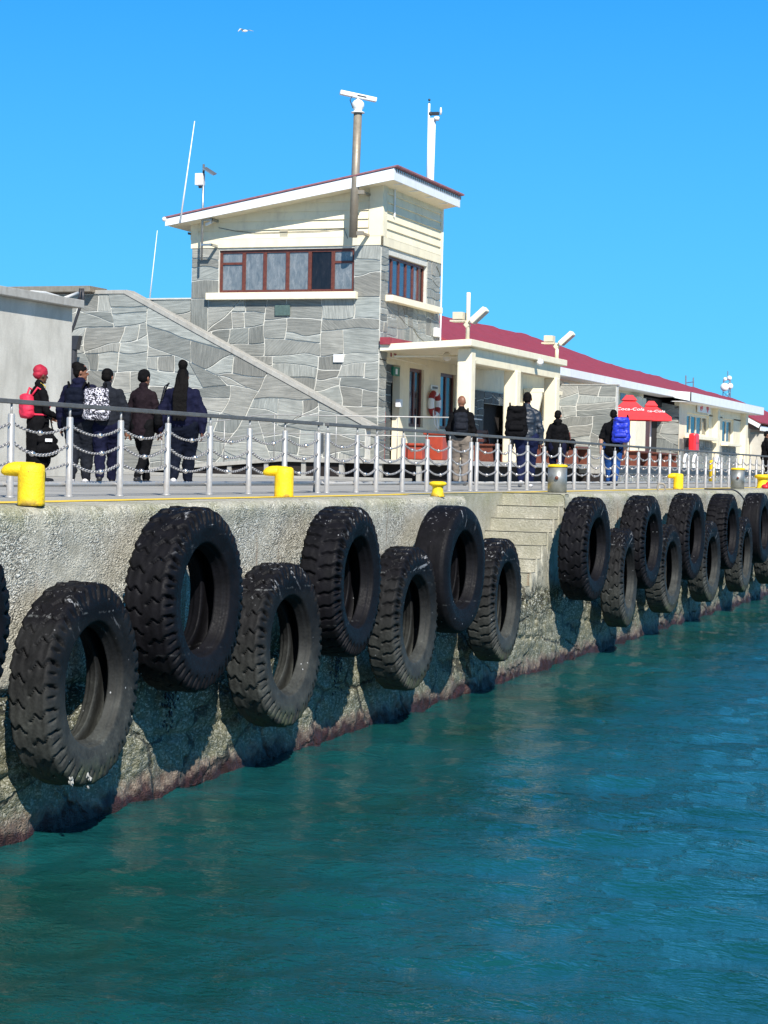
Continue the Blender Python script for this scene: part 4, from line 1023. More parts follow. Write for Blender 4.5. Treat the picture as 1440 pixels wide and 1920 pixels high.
MB().box(47.16, 47.74, YW+.3, YW+.36, 1.75, 2.55).build('doorway', 'dark_void', lb)
MB().box(47.15, 47.2, YW+.02, YW+.2, .5, 2.6).build('door_frame', 'white', lb)
stone_wall('stone_wall', lb, [rect(47.2, 47.75, 2.5, 2.96)], (0, YW+.04, 0), NYU, NYV, .1, 60, mat='slate_dark')
stone_wall('stone_wall', lb, [rect(54.0, 55.4, .5, 2.62), rect(55.4, 57.4, 2.25, 2.62), rect(57.4, 59.0, .5, 2.62)], (0, YW-.03, 0), NYU, NYV, .14, 63, mat='slate_dark')
# hooded opening
m = MB(); m.prism([(59.6, YW-.03, 2.75), (59.6, YW-.62, 2.75), (59.6, YW-.25, .9), (59.6, YW-.03, .9)], (.14, 0, 0)); m.prism([(61.7, YW-.03, 2.75), (61.7, YW-.62, 2.75), (61.7, YW-.25, .9), (61.7, YW-.03, .9)], (.14, 0, 0)); m.box(59.6, 61.9, YW-.66, YW-.02, 2.752, 2.88)
m.build('window_hood', 'cream_trim', lb, bevel=.01)
window(lb, ('Y', YW), 59.9, 61.9, .9, 2.6, [.5], .12, panes=['pane_dark', 'pane_dark'], fw=.09)
MB().box(59.9, 61.9, YW, YW+.2, .5, .9).build('wall', 'cream', lb)
# eave bits: clerestory strip under the fascia
for x in np.arange(64.5, 78, 1.35): MB().box(x, x+.85, YW-.012, YW+.0, 3.0, 3.28).build('vent_window', 'pane_dark', lb)
# roof
ridge = [(823, 592), (913, 610), (986, 627), (1049, 648), (1116, 675), (1171, 690), (1226, 703), (1284, 722), (1335, 737), (1386, 752)]
YE, YR = 9.25, 14.0
rid = [un(px, py, Y=YR) for px, py in ridge]
rid = [Vector((51.3, YR, rid[0].z+.02))]+rid
def eave_y(x): return YE if x < 79.3 else 8.62
m = MB(); vs = []; fs = []
nx = 90; x0, x1 = 51.3, 97.0
import bisect
def ridge_z(x):
    for a, b in zip(rid[:-1], rid[1:]):
        if a.x <= x <= b.x: return a.z+(b.z-a.z)*(x-a.x)/(b.x-a.x)
    return rid[-1].z
for i in range(nx+1):
    for j in range(7):
        t_ = max(0, j-1)/5; x = x0+(x1+20*t_-x0)*i/nx; z_ = ridge_z(x); wob = .02*math.sin(x*1.3)+.015*math.sin(x*3.1); y_ = YE+(YR-YE)*t_; zz = 3.66+(z_+wob*min(1, t_*3)-3.66)*t_**.94
        if j == 0: y_ = YE-.005 if x < 79.3 else 8.56; zz = 3.655 if x < 79.3 else 3.605
        vs.append((x, y_, zz))
    vs.append((x, 18.8, 3.6))
fs = [(i*8+j, (i+1)*8+j, (i+1)*8+j+1, i*8+j+1) for i in range(nx) for j in range(7)]
m.add(vs, fs); o = m.build('roof', 'roof_red', lb, smooth=False)
sd = o.modifiers.new('s', 'SOLIDIFY'); sd.thickness = .06; sd.offset = -1
m = MB(); m.box(51.3, 79.3, YE-.03, YE, 3.40, 3.655); m.box(51.3, 79.3, YE, YW, 3.39, 3.41)
m.build('fascia', 'white', lb)
m = MB(); m.box(79.2, 97.0, 8.56, 8.60, 3.24, 3.60); m.prism([(79.2, 8.56, 3.24), (79.2, 9.3, 3.38), (79.2, 9.3, 3.655), (79.2, 8.56, 3.60)], (.05, 0, 0)); m.box(79.25, 97, 8.6, 9.4, 3.22, 3.24)
m.build('fascia', 'white', lb)
# a red roof return seen beside the tower above the porch
m = MB(); m.box(46.5, 48.2, YW-.32, YW-.06, 3.40, 3.58); m.build('roof_edge', 'roof_red', lb)
# end wing
XW0, YWg = 80.0, 9.2
stone_wall('stone_wall', lb, [[(-12.0, .5), (-YWg, .5), (-YWg, 3.05), (-12.0, 3.6)]], (XW0, 0, 0), NXU, NXV, .35, 71, rub=.2)
MB().box(XW0+.01, 95.5, YWg+.16, 12, .3, 3.2).build('wall_core', 'dark_void', lb)
stone_wall('stone_wall', lb, [rect(XW0+.1, 87.2, .5, 1.75), rect(88.3, 93.0, .5, 1.6)], (0, YWg-.02, 0), NYU, NYV, .25, 73, rub=.2)
m = MB(); m.box(XW0, XW0+1.6, YWg, YWg+.2, .5, 3.3); m.box(XW0+1.6, 86.4, YWg, YWg+.2, .5, 1.9); m.box(XW0+1.6, 95, YWg, YWg+.2, 2.85, 3.3); m.box(86.4, 89.6, YWg, YWg+.2, .5, 2.9); m.box(89.6, 92.4, YWg, YWg+.2, .5, 1.7); m.box(92.4, 95, YWg, YWg+.2, .5, 2.9)
m.box(87.2, 87.7, YWg-.25, YWg-.001, .5, 3.22); m.box(94.3, 94.9, YWg-.25, YWg-.001, .5, 3.22)
m.build('wall', 'cream', lb)
window(lb, ('Y', YWg), XW0+1.6, 86.4, 1.9, 2.85, [.25, .5, .75], .12, frame='cream_trim', panes=['pane_dark']*4, fw=.12)
window(lb, ('Y', YWg), 89.6, 92.4, 1.7, 2.85, [.5], .12, frame='cream_trim', panes=['pane_dark']*2, fw=.12)
m = MB(); m.box(XW0+1.2, 87.0, YWg-.35, YWg-.022, 1.76, 1.9); m.box(89.2, 92.8, YWg-.35, YWg-.022, 1.6, 1.72); m.build('window_sill', 'cream_trim', lb, bevel=.01)
# blocky dark flat roof behind umbrellas
m = MB(); m.box(76.6, 79.9, 9.9, 12, 3.0, 3.3); m.build('dark_canopy', 'black_roof', lb)
# screen wall
sc_w = empty('screen_wall', (57.2, 7, .5)); tag(sc_w, 'tall slate stone screen wall standing out from the building beside the porch', 'wall')
XS1 = 62.4; a = un(1050, 722, X=XS1); b = un(1156, 724, X=XS1)
stone_wall('stone_wall', sc_w, [rect(-9.88, -b.y, .45, a.z)], (XS1, 0, 0), NXU, NXV, .34, 83, rub=.5)
MB().box(XS1+.01, XS1+.3, b.y, 9.88, .3, a.z-.02).build('wall_core', 'mortar', sc_w)
MB().box(XS1-.03, XS1+.33, b.y-.03, 9.88, a.z+.001, a.z+.04).build('coping', 'coping', sc_w)

# cream pier between screen wall and the umbrellas, dark door
MB().box(74.2, 75.9, YW-.25, YW-.005, .5, 3.2).build('pier', 'cream_trim', lb)
MB().box(72.4, 74.1, YW-.06, YW-.01, .5, 2.7).build('door', 'dark_wood', lb)
MB().box(76.0, 77.6, YW-.06, YW-.01, .5, 2.7).build('door', 'dark_wood', lb)

# ================================================================ GABLE BUILDING at the far right
gb = empty('gabled_building', (104, 11, 0)); tag(gb, 'cream gabled building with red roof and dark door at the right edge', 'building')
GX = 100.0
eL = un(1355, 765, X=GX); eR = un(1426, 803, X=GX); wR = un(1404, 800, X=GX)
MB().prism([(GX, wR.y, .0), (GX, 13, .0), (GX, 13, 4.2), (GX, eL.y, eL.z+.05), (GX, wR.y, wR.z-.1)], (10, 0, 0)).build('wall', 'cream', gb)
dL, dR = un(1366, 815, X=GX), un(1388, 817, X=GX)
MB().box(GX-.02, GX-.004, dR.y, dL.y, .5, dL.z).build('doorway', 'dark_void', gb)
m = MB(); m.box(GX-.05, GX-.021, dL.y, dL.y+.08, .5, dL.z); m.box(GX-.05, GX-.021, dR.y-.08, dR.y, .5, dL.z); m.box(GX-.05, GX-.021, dR.y-.08, dL.y+.08, dL.z, dL.z+.1); m.build('door_frame', 'cream_trim', gb)
dn = Vector((0, eL.y-eR.y, eL.z-eR.z)).normalized(); up = Vector((0, -dn.z, dn.y))
A0 = Vector((GX-.6, eR.y, eR.z)); B0 = Vector((GX-.6, eR.y+2.5*dn.y, eR.z+2.5*dn.z))
m = MB(); m.prism([A0, B0, B0+up*.24, A0+up*.24], (.05, 0, 0)); m.build('barge_board', 'white', gb)
m = MB(); m.prism([A0+up*.245-Vector((.03, 0, 0)), B0+up*.245-Vector((.03, 0, 0)), B0+up*.31-Vector((.03, 0, 0)), A0+up*.31-Vector((.03, 0, 0))], (13, 0, 0)); m.build('roof', 'roof_red', gb)
r0, r1 = un(1384, 751, Y=15.0), un(1475, 792, Y=15.0); zE = eR.z+.26
m = MB(); m.add([(GX+.2, eR.y-.02, zE), (GX+.2, 17.5, zE+.7), tuple(r0), tuple(r1), (r1.x, eR.y-.02, zE), (r1.x, 20, zE+.4)], [(0, 2, 1), (0, 4, 3, 2), (1, 2, 3, 5)])
ro = m.build('roof', 'roof_red', gb)
m = MB(); m.box(GX+.0, 125, eR.y-.02, eR.y+.03, eR.z-.12, eR.z+.12); m.build('gutter', 'white', gb)
MB().box(GX+.3, 125, wR.y-.9, wR.y-.02, 0, wR.z-.35).build('side_wall', 'concrete_render', gb)
s_ = un(1372, 808, X=GX-.1); sg = MB(); c = un(1372, 808, X=GX-.05); sg.box(GX-.08, GX-.03, c.y-.38, c.y+.38, c.z-.10, c.z+.10)
tag(sg.build('door_sign', 'sign_green'), 'small green sign above the dark door of the gabled building', 'sign')

# ================================================================ MASTS, ANTENNAS
def bracket(m, y, z, l, X=XT):
    m.box(X-l, X-.036, y-.022, y+.022, z-.03, z+.03)
    m.box(X-.06, X-.036, y-.05, y+.05, z-.08, z+.08)
rm = empty('radar_mast', (46.06, 10.47, 6.0)); tag(rm, 'brown steel radar mast with white scanner bar fixed to the tower wall', 'radar mast')
b0_ = un(662, 445, X=46.1); t0_ = un(671, 212, X=46.1)
m = MB(); m.tube([b0_, t0_], .105, 18); m.build('pole', 'brown_metal', rm, smooth=True)
for pz in (b0_.z+.10, b0_.z+1.12):
    m = MB(); y_ = b0_.y-.22; m.box(46.1, XT-.03, y_-.04, y_+.04, pz-.03, pz+.03); m.box(46.06, 46.16, y_-.05, b0_.y, pz-.05, pz+.05); m.build('bracket', 'brown_metal', rm, bevel=.005)
m = MB(); m.lathe([(.17, 0), (.17, .02), (.11, .04), (.10, .07), (.13, .11), (.155, .18), (.15, .25), (.10, .31), (.05, .33), (.05, .38)], t0_, 22); m.build('motor_housing', 'white_gloss', rm, smooth=True)
m = MB(); c = t0_+Vector((0, .0, .42)); a = Vector((.52, -.80, -.14)).normalized(); b = a.cross(Vector((0, 0, 1))).normalized(); up = b.cross(a)
m.obox(c, a*.47, b*.075, up*.055); m.build('scanner_bar', 'white_gloss', rm, bevel=.02)
m = MB(); m.obox(c-b*.076*(1 if b.x > 0 else -1)+a*.08, a*.12, b*.004, up*.018); m.build('marking', 'dark_metal', rm)
m = MB(); m.tube([t0_+Vector((-.14, .08, .1)), t0_+Vector((-.17, .15, .3)), t0_+Vector((-.1, .1, .45))], .012, 6); m.build('cable', 'dark_metal', rm)
wm = empty('anemometer_mast', (56.2, 12, 8)); tag(wm, 'thick white mast with small wind sensor behind the tower roof ridge', 'mast')
XM = 51.9; q0, q1, q2 = un(806, 345, X=XM), un(811, 222, X=XM), un(806, 188, X=XM)
wm.location = (q0.x, q0.y, 7.0)
m = MB(); m.tube([(q0.x, q0.y, 6.5), (q1.x, q1.y, q1.z)], .095, 14); m.build('pole', 'white', wm, smooth=True)
m = MB(); m.tube([(q0.x-.05, q1.y+.09, 7.8), (q1.x-.05, q1.y+.09, q2.z-.1)], .032, 8); m.build('pole', 'white', wm, smooth=True)
zt = q2.z; ym = q1.y+.09; m = MB(); m.sphere((XM-.05, ym, zt), .035, 10); m.tube([(XM-.05, ym, zt-.05), (XM-.05, ym, zt-.45)], .015, 6); m.build('rain_sensor', 'dark_metal', wm, smooth=True)
m = MB(); m.box(XM-.08, XM+.02, ym-.28, ym-.0, zt-.42, zt-.34); m.sphere((XM-.04, ym-.05, zt-.38), .06, 10); m.build('sensor_arm', 'dark_metal', wm, bevel=.005)
m = MB(); m.lathe([(.075, -.09), (.085, 0), (.05, .02)], (XM-.04, ym-.22, zt-.48), 14); m.lathe([(.02, 0), (.035, .1), (.02, .2)], (XM-.04, ym-.34, zt-.42), 10); m.build('sensor_cup', 'white_gloss', wm, smooth=True)
def whip(p0, p1, r, label):
    m = MB(); m.tube([p0, p0+(p1-p0)*.4, p1], [r*1.5, r, r*.6], 8); o = m.build('whip_antenna', 'white', smooth=True); return tag(o, label, 'antenna', 'white whip antennas')
whip(un(338, 415, X=45.95), un(365, 227, X=45.95), .018, 'tall white whip antenna leaning from the low left corner of the tower roof')
whip(un(281, 558, X=XT+.3), un(295, 432, X=XT+.3), .013, 'thin white whip antenna rising from the wall left of the tower')
wx = empty('weather_mast', un(379, 488, X=46.2)); tag(wx, 'thin grey pole with white instrument box and small solar panel at the left tower corner', 'mast')
p0_, p1_ = un(378, 488, X=46.2), un(382, 308, X=46.2)
MB().tube([p0_, p1_], .03, 10).build('pole', 'galv', wx, smooth=True)
c = un(374, 336, X=46.15); MB().box(46.1, 46.28, c.y-.10, c.y+.11, c.z-.15, c.z+.15).build('instrument_box', 'white_gloss', wx, bevel=.01)
MB().lathe([(.04, -.05), (.05, 0)], (46.2, c.y+.0, c.z-.17), 10).build('sensor', 'dark_metal', wx)
c = un(393, 321, X=46.15); MB().obox(c, (0.10, .0, .03), (0, -.15, -.09), (.0, .03*.3, -.012)).build('solar_panel', 'galv', wx)
for zz in (un(380, 412, X=46.2).z, un(380, 459, X=46.2).z):
    m = MB(); m.box(46.18, XT-.03, p0_.y-.28, p0_.y-.22, zz-.03, zz+.03); m.box(46.17, 46.23, p0_.y-.28, p0_.y+.02, zz-.025, zz+.025); m.build('bracket', 'galv', wx)
def camera_(px, py, X, label):
    c = un(px, py, X=X); t = empty('security_camera', c); tag(t, label, 'camera', 'security cameras on the tower')
    MB().obox(c, (.03, .10, -.03), (.03, 0, 0), (0, .01, .035)).build('housing', 'white_gloss', t, bevel=.01)
    MB().tube([c, c+Vector((.15, -.12, .08))], .015, 6).build('bracket', 'white_gloss', t)
camera_(391, 419, 46.3, 'small white security camera under the left eave of the tower')
c = un(355, 438, X=46.6); t = empty('security_camera', c); tag(t, 'tiny black security camera at the left edge of the tower wall', 'camera', 'security cameras on the tower')
MB().obox(c, (.03, .05, .01), (.03, 0, 0), (0, 0, .03)).build('housing', 'dark_metal', t, bevel=.01)
c = un(308, 411, X=46.0); tag(MB().sphere(c, .06, 12).build('roof_lamp', 'white_gloss', smooth=True), 'small white ball fitting at the low tip of the tower roof', 'lamp')
# junction box on the tower edge by the roof
c = un(818, 623, Y=YB-.08); tag(MB().box(c.x-.1, c.x+.25, YB-.14, YB-.03, c.z-.12, c.z+.12).build('junction_box', 'white', bevel=.01), 'small white junction box on the far lower corner of the tower', 'box')
# H-frame antenna
hf = empty('frame_antenna', un(1292, 728, Y=14)); tag(hf, 'thin grey H shaped antenna frame standing on the red roof', 'antenna')
A = [un(x, y, Y=14.0) for x, y in ((1286, 735), (1286, 704), (1300, 738), (1300, 708), (1286, 718), (1300, 716))]
MB().tube([A[0], A[1]], .035, 6).build('upright', 'galv', hf); MB().tube([A[2], A[3]], .035, 6).build('upright', 'galv', hf); MB().tube([A[4], A[5]], .03, 6).build('crossbar', 'galv', hf)
# lattice radio mast
lm = empty('radio_mast', un(1363, 760, Y=16)); tag(lm, 'distant lattice radio mast with white dishes behind the red roof', 'mast')
m = MB(); b_ = un(1363, 765, Y=16); t_ = un(1363, 698, Y=16)
c3 = [Vector((0, .28, 0)), Vector((.25, -.15, 0)), Vector((-.25, -.15, 0))]
for c in c3: m.tube([b_+c, Vector((b_.x, b_.y, t_.z-.5))+c], .03, 5)
k = 0; z = b_.z
while z < t_.z-.7:
    for i in range(3): m.tube([Vector((b_.x, b_.y, z))+c3[i], Vector((b_.x, b_.y, z+.35))+c3[(i+1) % 3]], .02, 4)
    z += .35
m.tube([Vector((b_.x, b_.y, t_.z-.5)), Vector((b_.x, b_.y, t_.z+.1))], .03, 5); m.build('lattice', 'galv', lm)
for px, py, r in ((1359, 726, .26), (1369, 724, .20), (1360, 711, .12), (1368, 709, .15)):
    c = un(px, py, Y=15.7); MB().lathe([(0, .10), (r*.7, .06), (r, -.04), (r*1.02, -.10), (r*.2, -.16), (0, -.16)], c, 18, 'x').build('dish', 'white_gloss', lm, smooth=True)

# ================================================================ SIGNS, LIFEBUOY, FURNITURE
def text_mesh(txt, size, mat, ext=.004, shear=0.0):
    cu = bpy.data.curves.new('t', 'FONT'); cu.body = txt; cu.size = size; cu.extrude = ext; cu.shear = shear; cu.align_x = 'CENTER'; cu.align_y = 'CENTER'
    o = bpy.data.objects.new('t', cu); col.objects.link(o); dg = bpy.context.evaluated_depsgraph_get()
    me = bpy.data.meshes.new_from_object(o.evaluated_get(dg)); bpy.data.objects.remove(o); me.materials.clear(); me.materials.append(MAT[mat]); return me
def put_text(name, me, M, parent):
    me.transform(M); off = Vector((0, 0, 0)); p = parent
    while p is not None: off += Vector(p.location); p = p.parent
    me.transform(Matrix.Translation(-off)); o = bpy.data.objects.new(name, me); col.objects.link(o); o.parent = parent; return o
def frame(o_, u, v_): u, v_ = Vector(u).normalized(), Vector(v_).normalized(); n_ = u.cross(v_); return Matrix(((u.x, v_.x, n_.x, o_[0]), (u.y, v_.y, n_.y, o_[1]), (u.z, v_.z, n_.z, o_[2]), (0, 0, 0, 1)))
# exit sign
c = un(739, 697, Y=YW+.0); t = empty('exit_sign', (c.x, YW, c.z)); tag(t, 'small green lit exit sign over the dark doorway beside the tower', 'sign')
MB().box(c.x-.14, c.x+.34, YW-.03, YW+.03, c.z-.10, c.z+.12).build('panel', 'sign_green', t)
MB().box(c.x+.02, c.x+.16, YW-.04, YW-.031, c.z-.06, c.z+.08).build('symbol', 'white', t)
# toilet sign
c = un(735, 662, Y=YW-.02); t = empty('toilet_sign', (c.x, YW, c.z)); tag(t, 'cream sign with two small red figures under the porch roof', 'sign')
MB().box(c.x-.35, c.x+.35, YW-.05, YW-.01, c.z-.12, c.z+.12).build('panel', 'cream_trim', t)
m = MB()
for dx, wd in ((-.16, .04), (.14, .09)):
    m.box(c.x+dx-.035, c.x+dx+.035, YW-.062, YW-.051, c.z+.05, c.z+.10); m.box(c.x+dx-wd, c.x+dx+wd, YW-.062, YW-.051, c.z-.03, c.z+.045); m.box(c.x+dx-.04, c.x+dx+.04, YW-.062, YW-.051, c.z-.1, c.z-.03)
m.build('figure', 'door_red', t)
# small sign over the lifebuoy
c = un(814, 727, Y=YW-.02); t = empty('wall_sign', (c.x, YW, c.z)); tag(t, 'tiny white sign on the cream pillar above the lifebuoy', 'sign')
MB().box(c.x-.3, c.x+.3, YW-.04, YW-.01, c.z-.07, c.z+.07).build('panel', 'white', t)
m = MB()
for i in range(5): m.box(c.x-.2+i*.09, c.x-.15+i*.09, YW-.048, YW-.041, c.z-.03, c.z+.03)
m.build('lettering', 'dark_metal', t)
# lifebuoy
c = un(815, 757, Y=YW-.12); lbuoy = empty('lifebuoy', (c.x, c.y, c.z)); tag(lbuoy, 'white and dark red lifebuoy hung on the cream pillar between the two tall windows', 'lifebuoy')
def ring_seg(m, c, R, r, a0, a1, n=12, k=10, sy=1.0):
    vs = []
    for i in range(n+1):
        a = a0+(a1-a0)*i/n
        for j in range(k): b = 2*math.pi*j/k; q = R+r*math.cos(b); vs.append((c.x+q*math.cos(a), c.y+r*math.sin(b), c.z+q*math.sin(a)))
    m.add(vs, [(i*k+j, (i+1)*k+j, (i+1)*k+(j+1) % k, i*k+(j+1) % k) for i in range(n) for j in range(k)])
m = MB(); m2 = MB()
for i in range(8): ring_seg(m if i % 2 else m2, c, .30, .085, i*math.pi/4+.4, (i+1)*math.pi/4+.4, 6)
m.build('ring', 'white', lbuoy, smooth=True); m2.build('band', 'door_red', lbuoy, smooth=True)
m = MB(); m.tube([c+Vector((.0, -.05, -.3)), c+Vector((.05, -.08, -.6)), c+Vector((.12, -.05, -.75))], .03, 6); m.tube([c+Vector((-.3, -.05, -.1)), c+Vector((-.2, -.08, -.55)), c+Vector((.05, -.08, -.7))], .02, 6); m.build('rope', 'white', lbuoy, smooth=True)
# pillar wall box
c = un(750, 756, Y=YW-.1); tag(MB().box(c.x-.1, c.x+.1, YW-.14, YW-.01, c.z-.1, c.z+.1).build('switch_box', 'white', bevel=.01), 'small white switch box on the cream pilaster beside the tower doorway', 'box')
# direction sign on end wing: two red arrow shapes on white
c0_, c1_ = un(1307, 763, Y=YWg-.05), un(1330, 768, Y=YWg-.05)
t = empty('direction_sign', ((c0_.x+c1_.x)/2, YWg-.06, 3.1)); tag(t, 'white board with two red arrow symbols under the wing fascia', 'sign')
zc = (c0_.z+c1_.z)/2; MB().box(c0_.x, c1_.x, YWg-.10, YWg-.052, zc-.20, zc+.20).build('panel', 'white', t)
m = MB(); L = c1_.x-c0_.x
for f_, dr in ((.27, (1, 0)), (.76, (0, -1))):
    cx = c0_.x+L*f_; y_ = YWg-.112; s_ = .15; ax_ = L*.11
    if dr[0]: m.prism([(cx+ax_, y_, zc), (cx, y_, zc+s_), (cx, y_, zc-s_)], (0, .01, 0)); m.box(cx-ax_, cx, y_, y_+.01, zc-.04, zc+.04); m.box(cx-ax_*.9, cx-ax_*.5, y_, y_+.01, zc-.12, zc-.0)
    else: m.prism([(cx, y_, zc-.17), (cx+ax_, y_, zc), (cx-ax_, y_, zc)], (0, .01, 0)); m.box(cx-ax_*.3, cx+ax_*.3, y_, y_+.01, zc-.02, zc+.15); m.box(cx-ax_, cx+ax_, y_, y_+.01, zc+.02, zc+.06)
m.build('arrow', 'red_plastic', t)
# red wall box
c = un(1301, 830, Y=8.75); t = empty('red_locker', (c.x, 8.75, c.z)); tag(t, 'tall rounded red plastic locker on the wall of the end wing below the window', 'locker')
m = MB(); m.box(c.x-.40, c.x+.40, 8.6, 8.9, c.z-.38, c.z+.38); m.build('body', 'red_plastic', t, bevel=.08)
MB().box(c.x-.06, c.x+.06, 8.9, 9.19, c.z-.2, c.z+.2).build('bracket', 'dark_metal', t)
MB().box(c.x-.36, c.x+.36, 8.586, 8.598, c.z-.02, c.z+.0).build('seam', 'door_red', t)
# white loops (bike racks) on platform
for i, px in enumerate((1286, 1303, 1345)):
    c = un(px, 872, Y=7.4); m = MB(); R_0 = .33
    ring_seg(m, Vector((c.x, 7.4, .50+R_0*.55)), R_0, .055, -.6, math.pi+.6, 16, 8)
    o = m.build('bike_rack', 'white', smooth=True); tag(o, ['left white looped rack on the platform below the red locker', 'second white looped rack on the platform, right of the first', 'white looped rack right of the yellow marker post'][i], 'rack', 'white looped racks on the platform')
# umbrellas
def umbrella(pxc, pyt, pxl, pxr, pye, Y, label, txt):
    c = un(pxc, pyt, Y=Y); s = FPX/((c-CAM).dot(Fv)); hw = (pxr-pxl)/2/s; cx = c.x; ztop = c.z; ze = un(pxc, pye, Y=Y).z
    t = empty('parasol', (cx, Y, .52)); tag(t, label, 'parasol', 'red cafe parasols')
    ang = R_(20); n = 4
    def cr(k, r, z, a0=0): a = a0+k*math.pi/2; return Vector((cx+r*math.cos(a), Y+r*math.sin(a), z))
    a0 = R_(62)
    m = MB(); R1 = hw/.98
    # canopy with concave hip panels
    vs = []; rows = [(0.10, ztop-.10), (.45, ztop-.14-(ztop-.12-ze)*.36), (1.0, ze)]
    for r, z in rows:
        for k in range(4):
            vs.append(cr(k, R1*r, z, a0)); vs.append((cr(k, R1*r, z, a0)+cr(k+1, R1*r, z, a0))/2+Vector((0, 0, -.03*r)))
    m.add(vs, [(i*8+k, i*8+(k+1) % 8, (i+1)*8+(k+1) % 8, (i+1)*8+k) for i in range(2) for k in range(8)])
    top = [cr(k, R1*.34, ztop-.17, a0) for k in range(4)]+[cr(k, R1*.15, ztop-.0, a0) for k in range(4)]
    m.add(top, [(k, (k+1) % 4, (k+1) % 4+4, k+4) for k in range(4)]+[(4, 5, 6, 7)])
    # valance
    vb = [cr(k, R1, ze, a0) for k in range(4)]; vd = [p+Vector((0, 0, -.12)) for p in vb]
    m.add(vb+vd, [(k, (k+1) % 4, (k+1) % 4+4, k+4) for k in range(4)])
    co = m.build('canopy', 'umbrella', t); sdm = co.modifiers.new('s', 'SOLIDIFY'); sdm.thickness = .012
    MB().tube([(cx, Y, .52), (cx, Y, ztop-.05)], .03, 10).build('pole', 'white', t, smooth=True)
    MB().lathe([(.28, 0), (.28, .06), (.05, .1)], (cx, Y, .52), 16).build('base', 'dark_metal', t)
    for k in range(4): MB().tube([Vector((cx, Y, ze+.05)), cr(k, R1*.97, ze-.0, a0)], .014, 6).build('rib', 'white', t)
    # text on the hip panel facing the quay
    p_a, p_b = cr(1, R1, ze, a0), cr(2, R1, ze, a0)
    me = text_mesh(txt, .21, 'white', .004, .25)
    u_ = (p_b-p_a).normalized(); mid = (p_a+p_b)/2; apex = Vector((cx, Y, ztop-.12)); v_ = (apex-mid); v_ = (v_-u_*v_.dot(u_)).normalized(); n_ = u_.cross(v_)
    q = mid+v_*.30+n_*.05+Vector((0, 0, 0)); put_text('lettering', me, frame(q, u_, v_), t)
umbrella(1180, 741, 1106, 1222, 781, 7.6, 'near red cafe parasol with white script lettering beside the stone screen wall', 'Coca-Cola')
umbrella(1221, 752, 1172, 1270, 783, 7.9, 'far red cafe parasol with white script lettering, partly behind the near one', 'Coca-Cola')
# benches and tables
def bench(px, Y, label, w_=1.5, back=True):
    c = un(px, 860, Y=Y); t = empty('picnic_bench', (c.x, Y, .52)); tag(t, label, 'bench', 'brown wooden benches on the platform')
    z0 = .52; x = c.x
    MB().box(x-w_/2, x+w_/2, Y-.3, Y+.3, z0+.44, z0+.49).build('seat', 'bench_wood', t, bevel=.01)
    if back:
        m = MB(); [m.box(x-w_/2, x+w_/2, Y+.28, Y+.33, z0+.55+i*.12, z0+.64+i*.12) for i in range(3)]; m.build('backrest', 'bench_wood', t, bevel=.008)
    for s_ in (-1, 1):
        m = MB(); m.prism([(x+s_*w_*.45, Y-.3, z0), (x+s_*w_*.45, Y+.36, z0), (x+s_*w_*.45, Y+.36, z0+(.9 if back else .43)), (x+s_*w_*.45, Y+.28, z0+(.9 if back else .43)), (x+s_*w_*.45, Y+.2, z0+.43), (x+s_*w_*.45, Y-.25, z0+.43)], (.05, 0, 0)); m.build('leg', 'bench_wood', t)
bench(1008, 7.3, 'brown wooden bench behind the tall man in the puffer jacket')
bench(1075, 6.7, 'brown wooden bench in front of the stone screen wall, right of the hooded walker', 1.3)
bench(1195, 6.9, 'brown wooden bench under the near red parasol', 2.0, False)
bench(1225, 7.2, 'brown wooden bench under the far red parasol, close to the stone pier', 1.6, False)
bench(1247, 7.4, 'small brown wooden bench at the foot of the stone pier of the end wing', 1.4, False)
bench(918, 8.6, 'brown wooden bench by the dark stone doorway under the porch', 1.4)
def bin_(px0, px1, pyt, Y, label):
    a, b = un(px0, pyt, Y=Y), un(px1, pyt, Y=Y); t = empty('litter_bin', ((a.x+b.x)/2, Y, .52)); tag(t, label, 'bin', 'orange red bins on the platform')
    MB().box(a.x, b.x, Y-.22, Y+.22, .52, a.z-.06).build('body', 'bin_red', t, bevel=.02)
    MB().box(a.x-.05, b.x+.05, Y-.27, Y+.27, a.z-.06, a.z).build('lid', 'bin_red', t, bevel=.02)
bin_(775, 790, 831, 8.2, 'low orange red bin on the porch platform, left one')
bin_(814, 833, 811, 8.0, 'taller orange red bin on the porch platform behind the bald man, right one')
MB_ = MB()
# person silhouettes seated near the parasol are dark bags on a table
# seagull
c = un(454, 58, Y=6.0); gl = empty('seagull', c); tag(gl, 'white gull flying alone high in the blue sky', 'bird')
sg_ = 19/ (FPX/((c-CAM).dot(Fv)))
m = MB(); KG = .42; fw = Rv*KG; upv = Vector((0, 0, KG)); dp = Fv*KG
m.tube([c-fw*.02, c+fw*.05, c+fw*.13, c+fw*.19, c+fw*.22], [.004, .017, .02, .012, .003], 10)
m.build('body', 'white', gl, smooth=True)
for s_ in (-1, 1):
    m = MB(); r0 = c+fw*.08; el_ = r0+dp*(.10*s_)+fw*(-.13 if s_ < 0 else .16)+upv*.05; tp = el_+dp*(.05*s_)+fw*(-.10 if s_ < 0 else .18)+upv*(-.12 if s_ < 0 else -.03)
    w1, w2, w3 = fw*.045, fw*.035, fw*.006; th_ = Vector((0, 0, .008))
    m.add([r0-w1, r0+w1, el_-w2, el_+w2, tp-w3, tp+w3, r0-w1+th_, r0+w1+th_, el_-w2+th_, el_+w2+th_, tp-w3+th_, tp+w3+th_], [(0, 1, 3, 2), (2, 3, 5, 4), (6, 8, 9, 7), (8, 10, 11, 9), (0, 2, 8, 6), (1, 7, 9, 3), (2, 4, 10, 8), (3, 9, 11, 5)])
    m.build('wing', 'galv', gl)

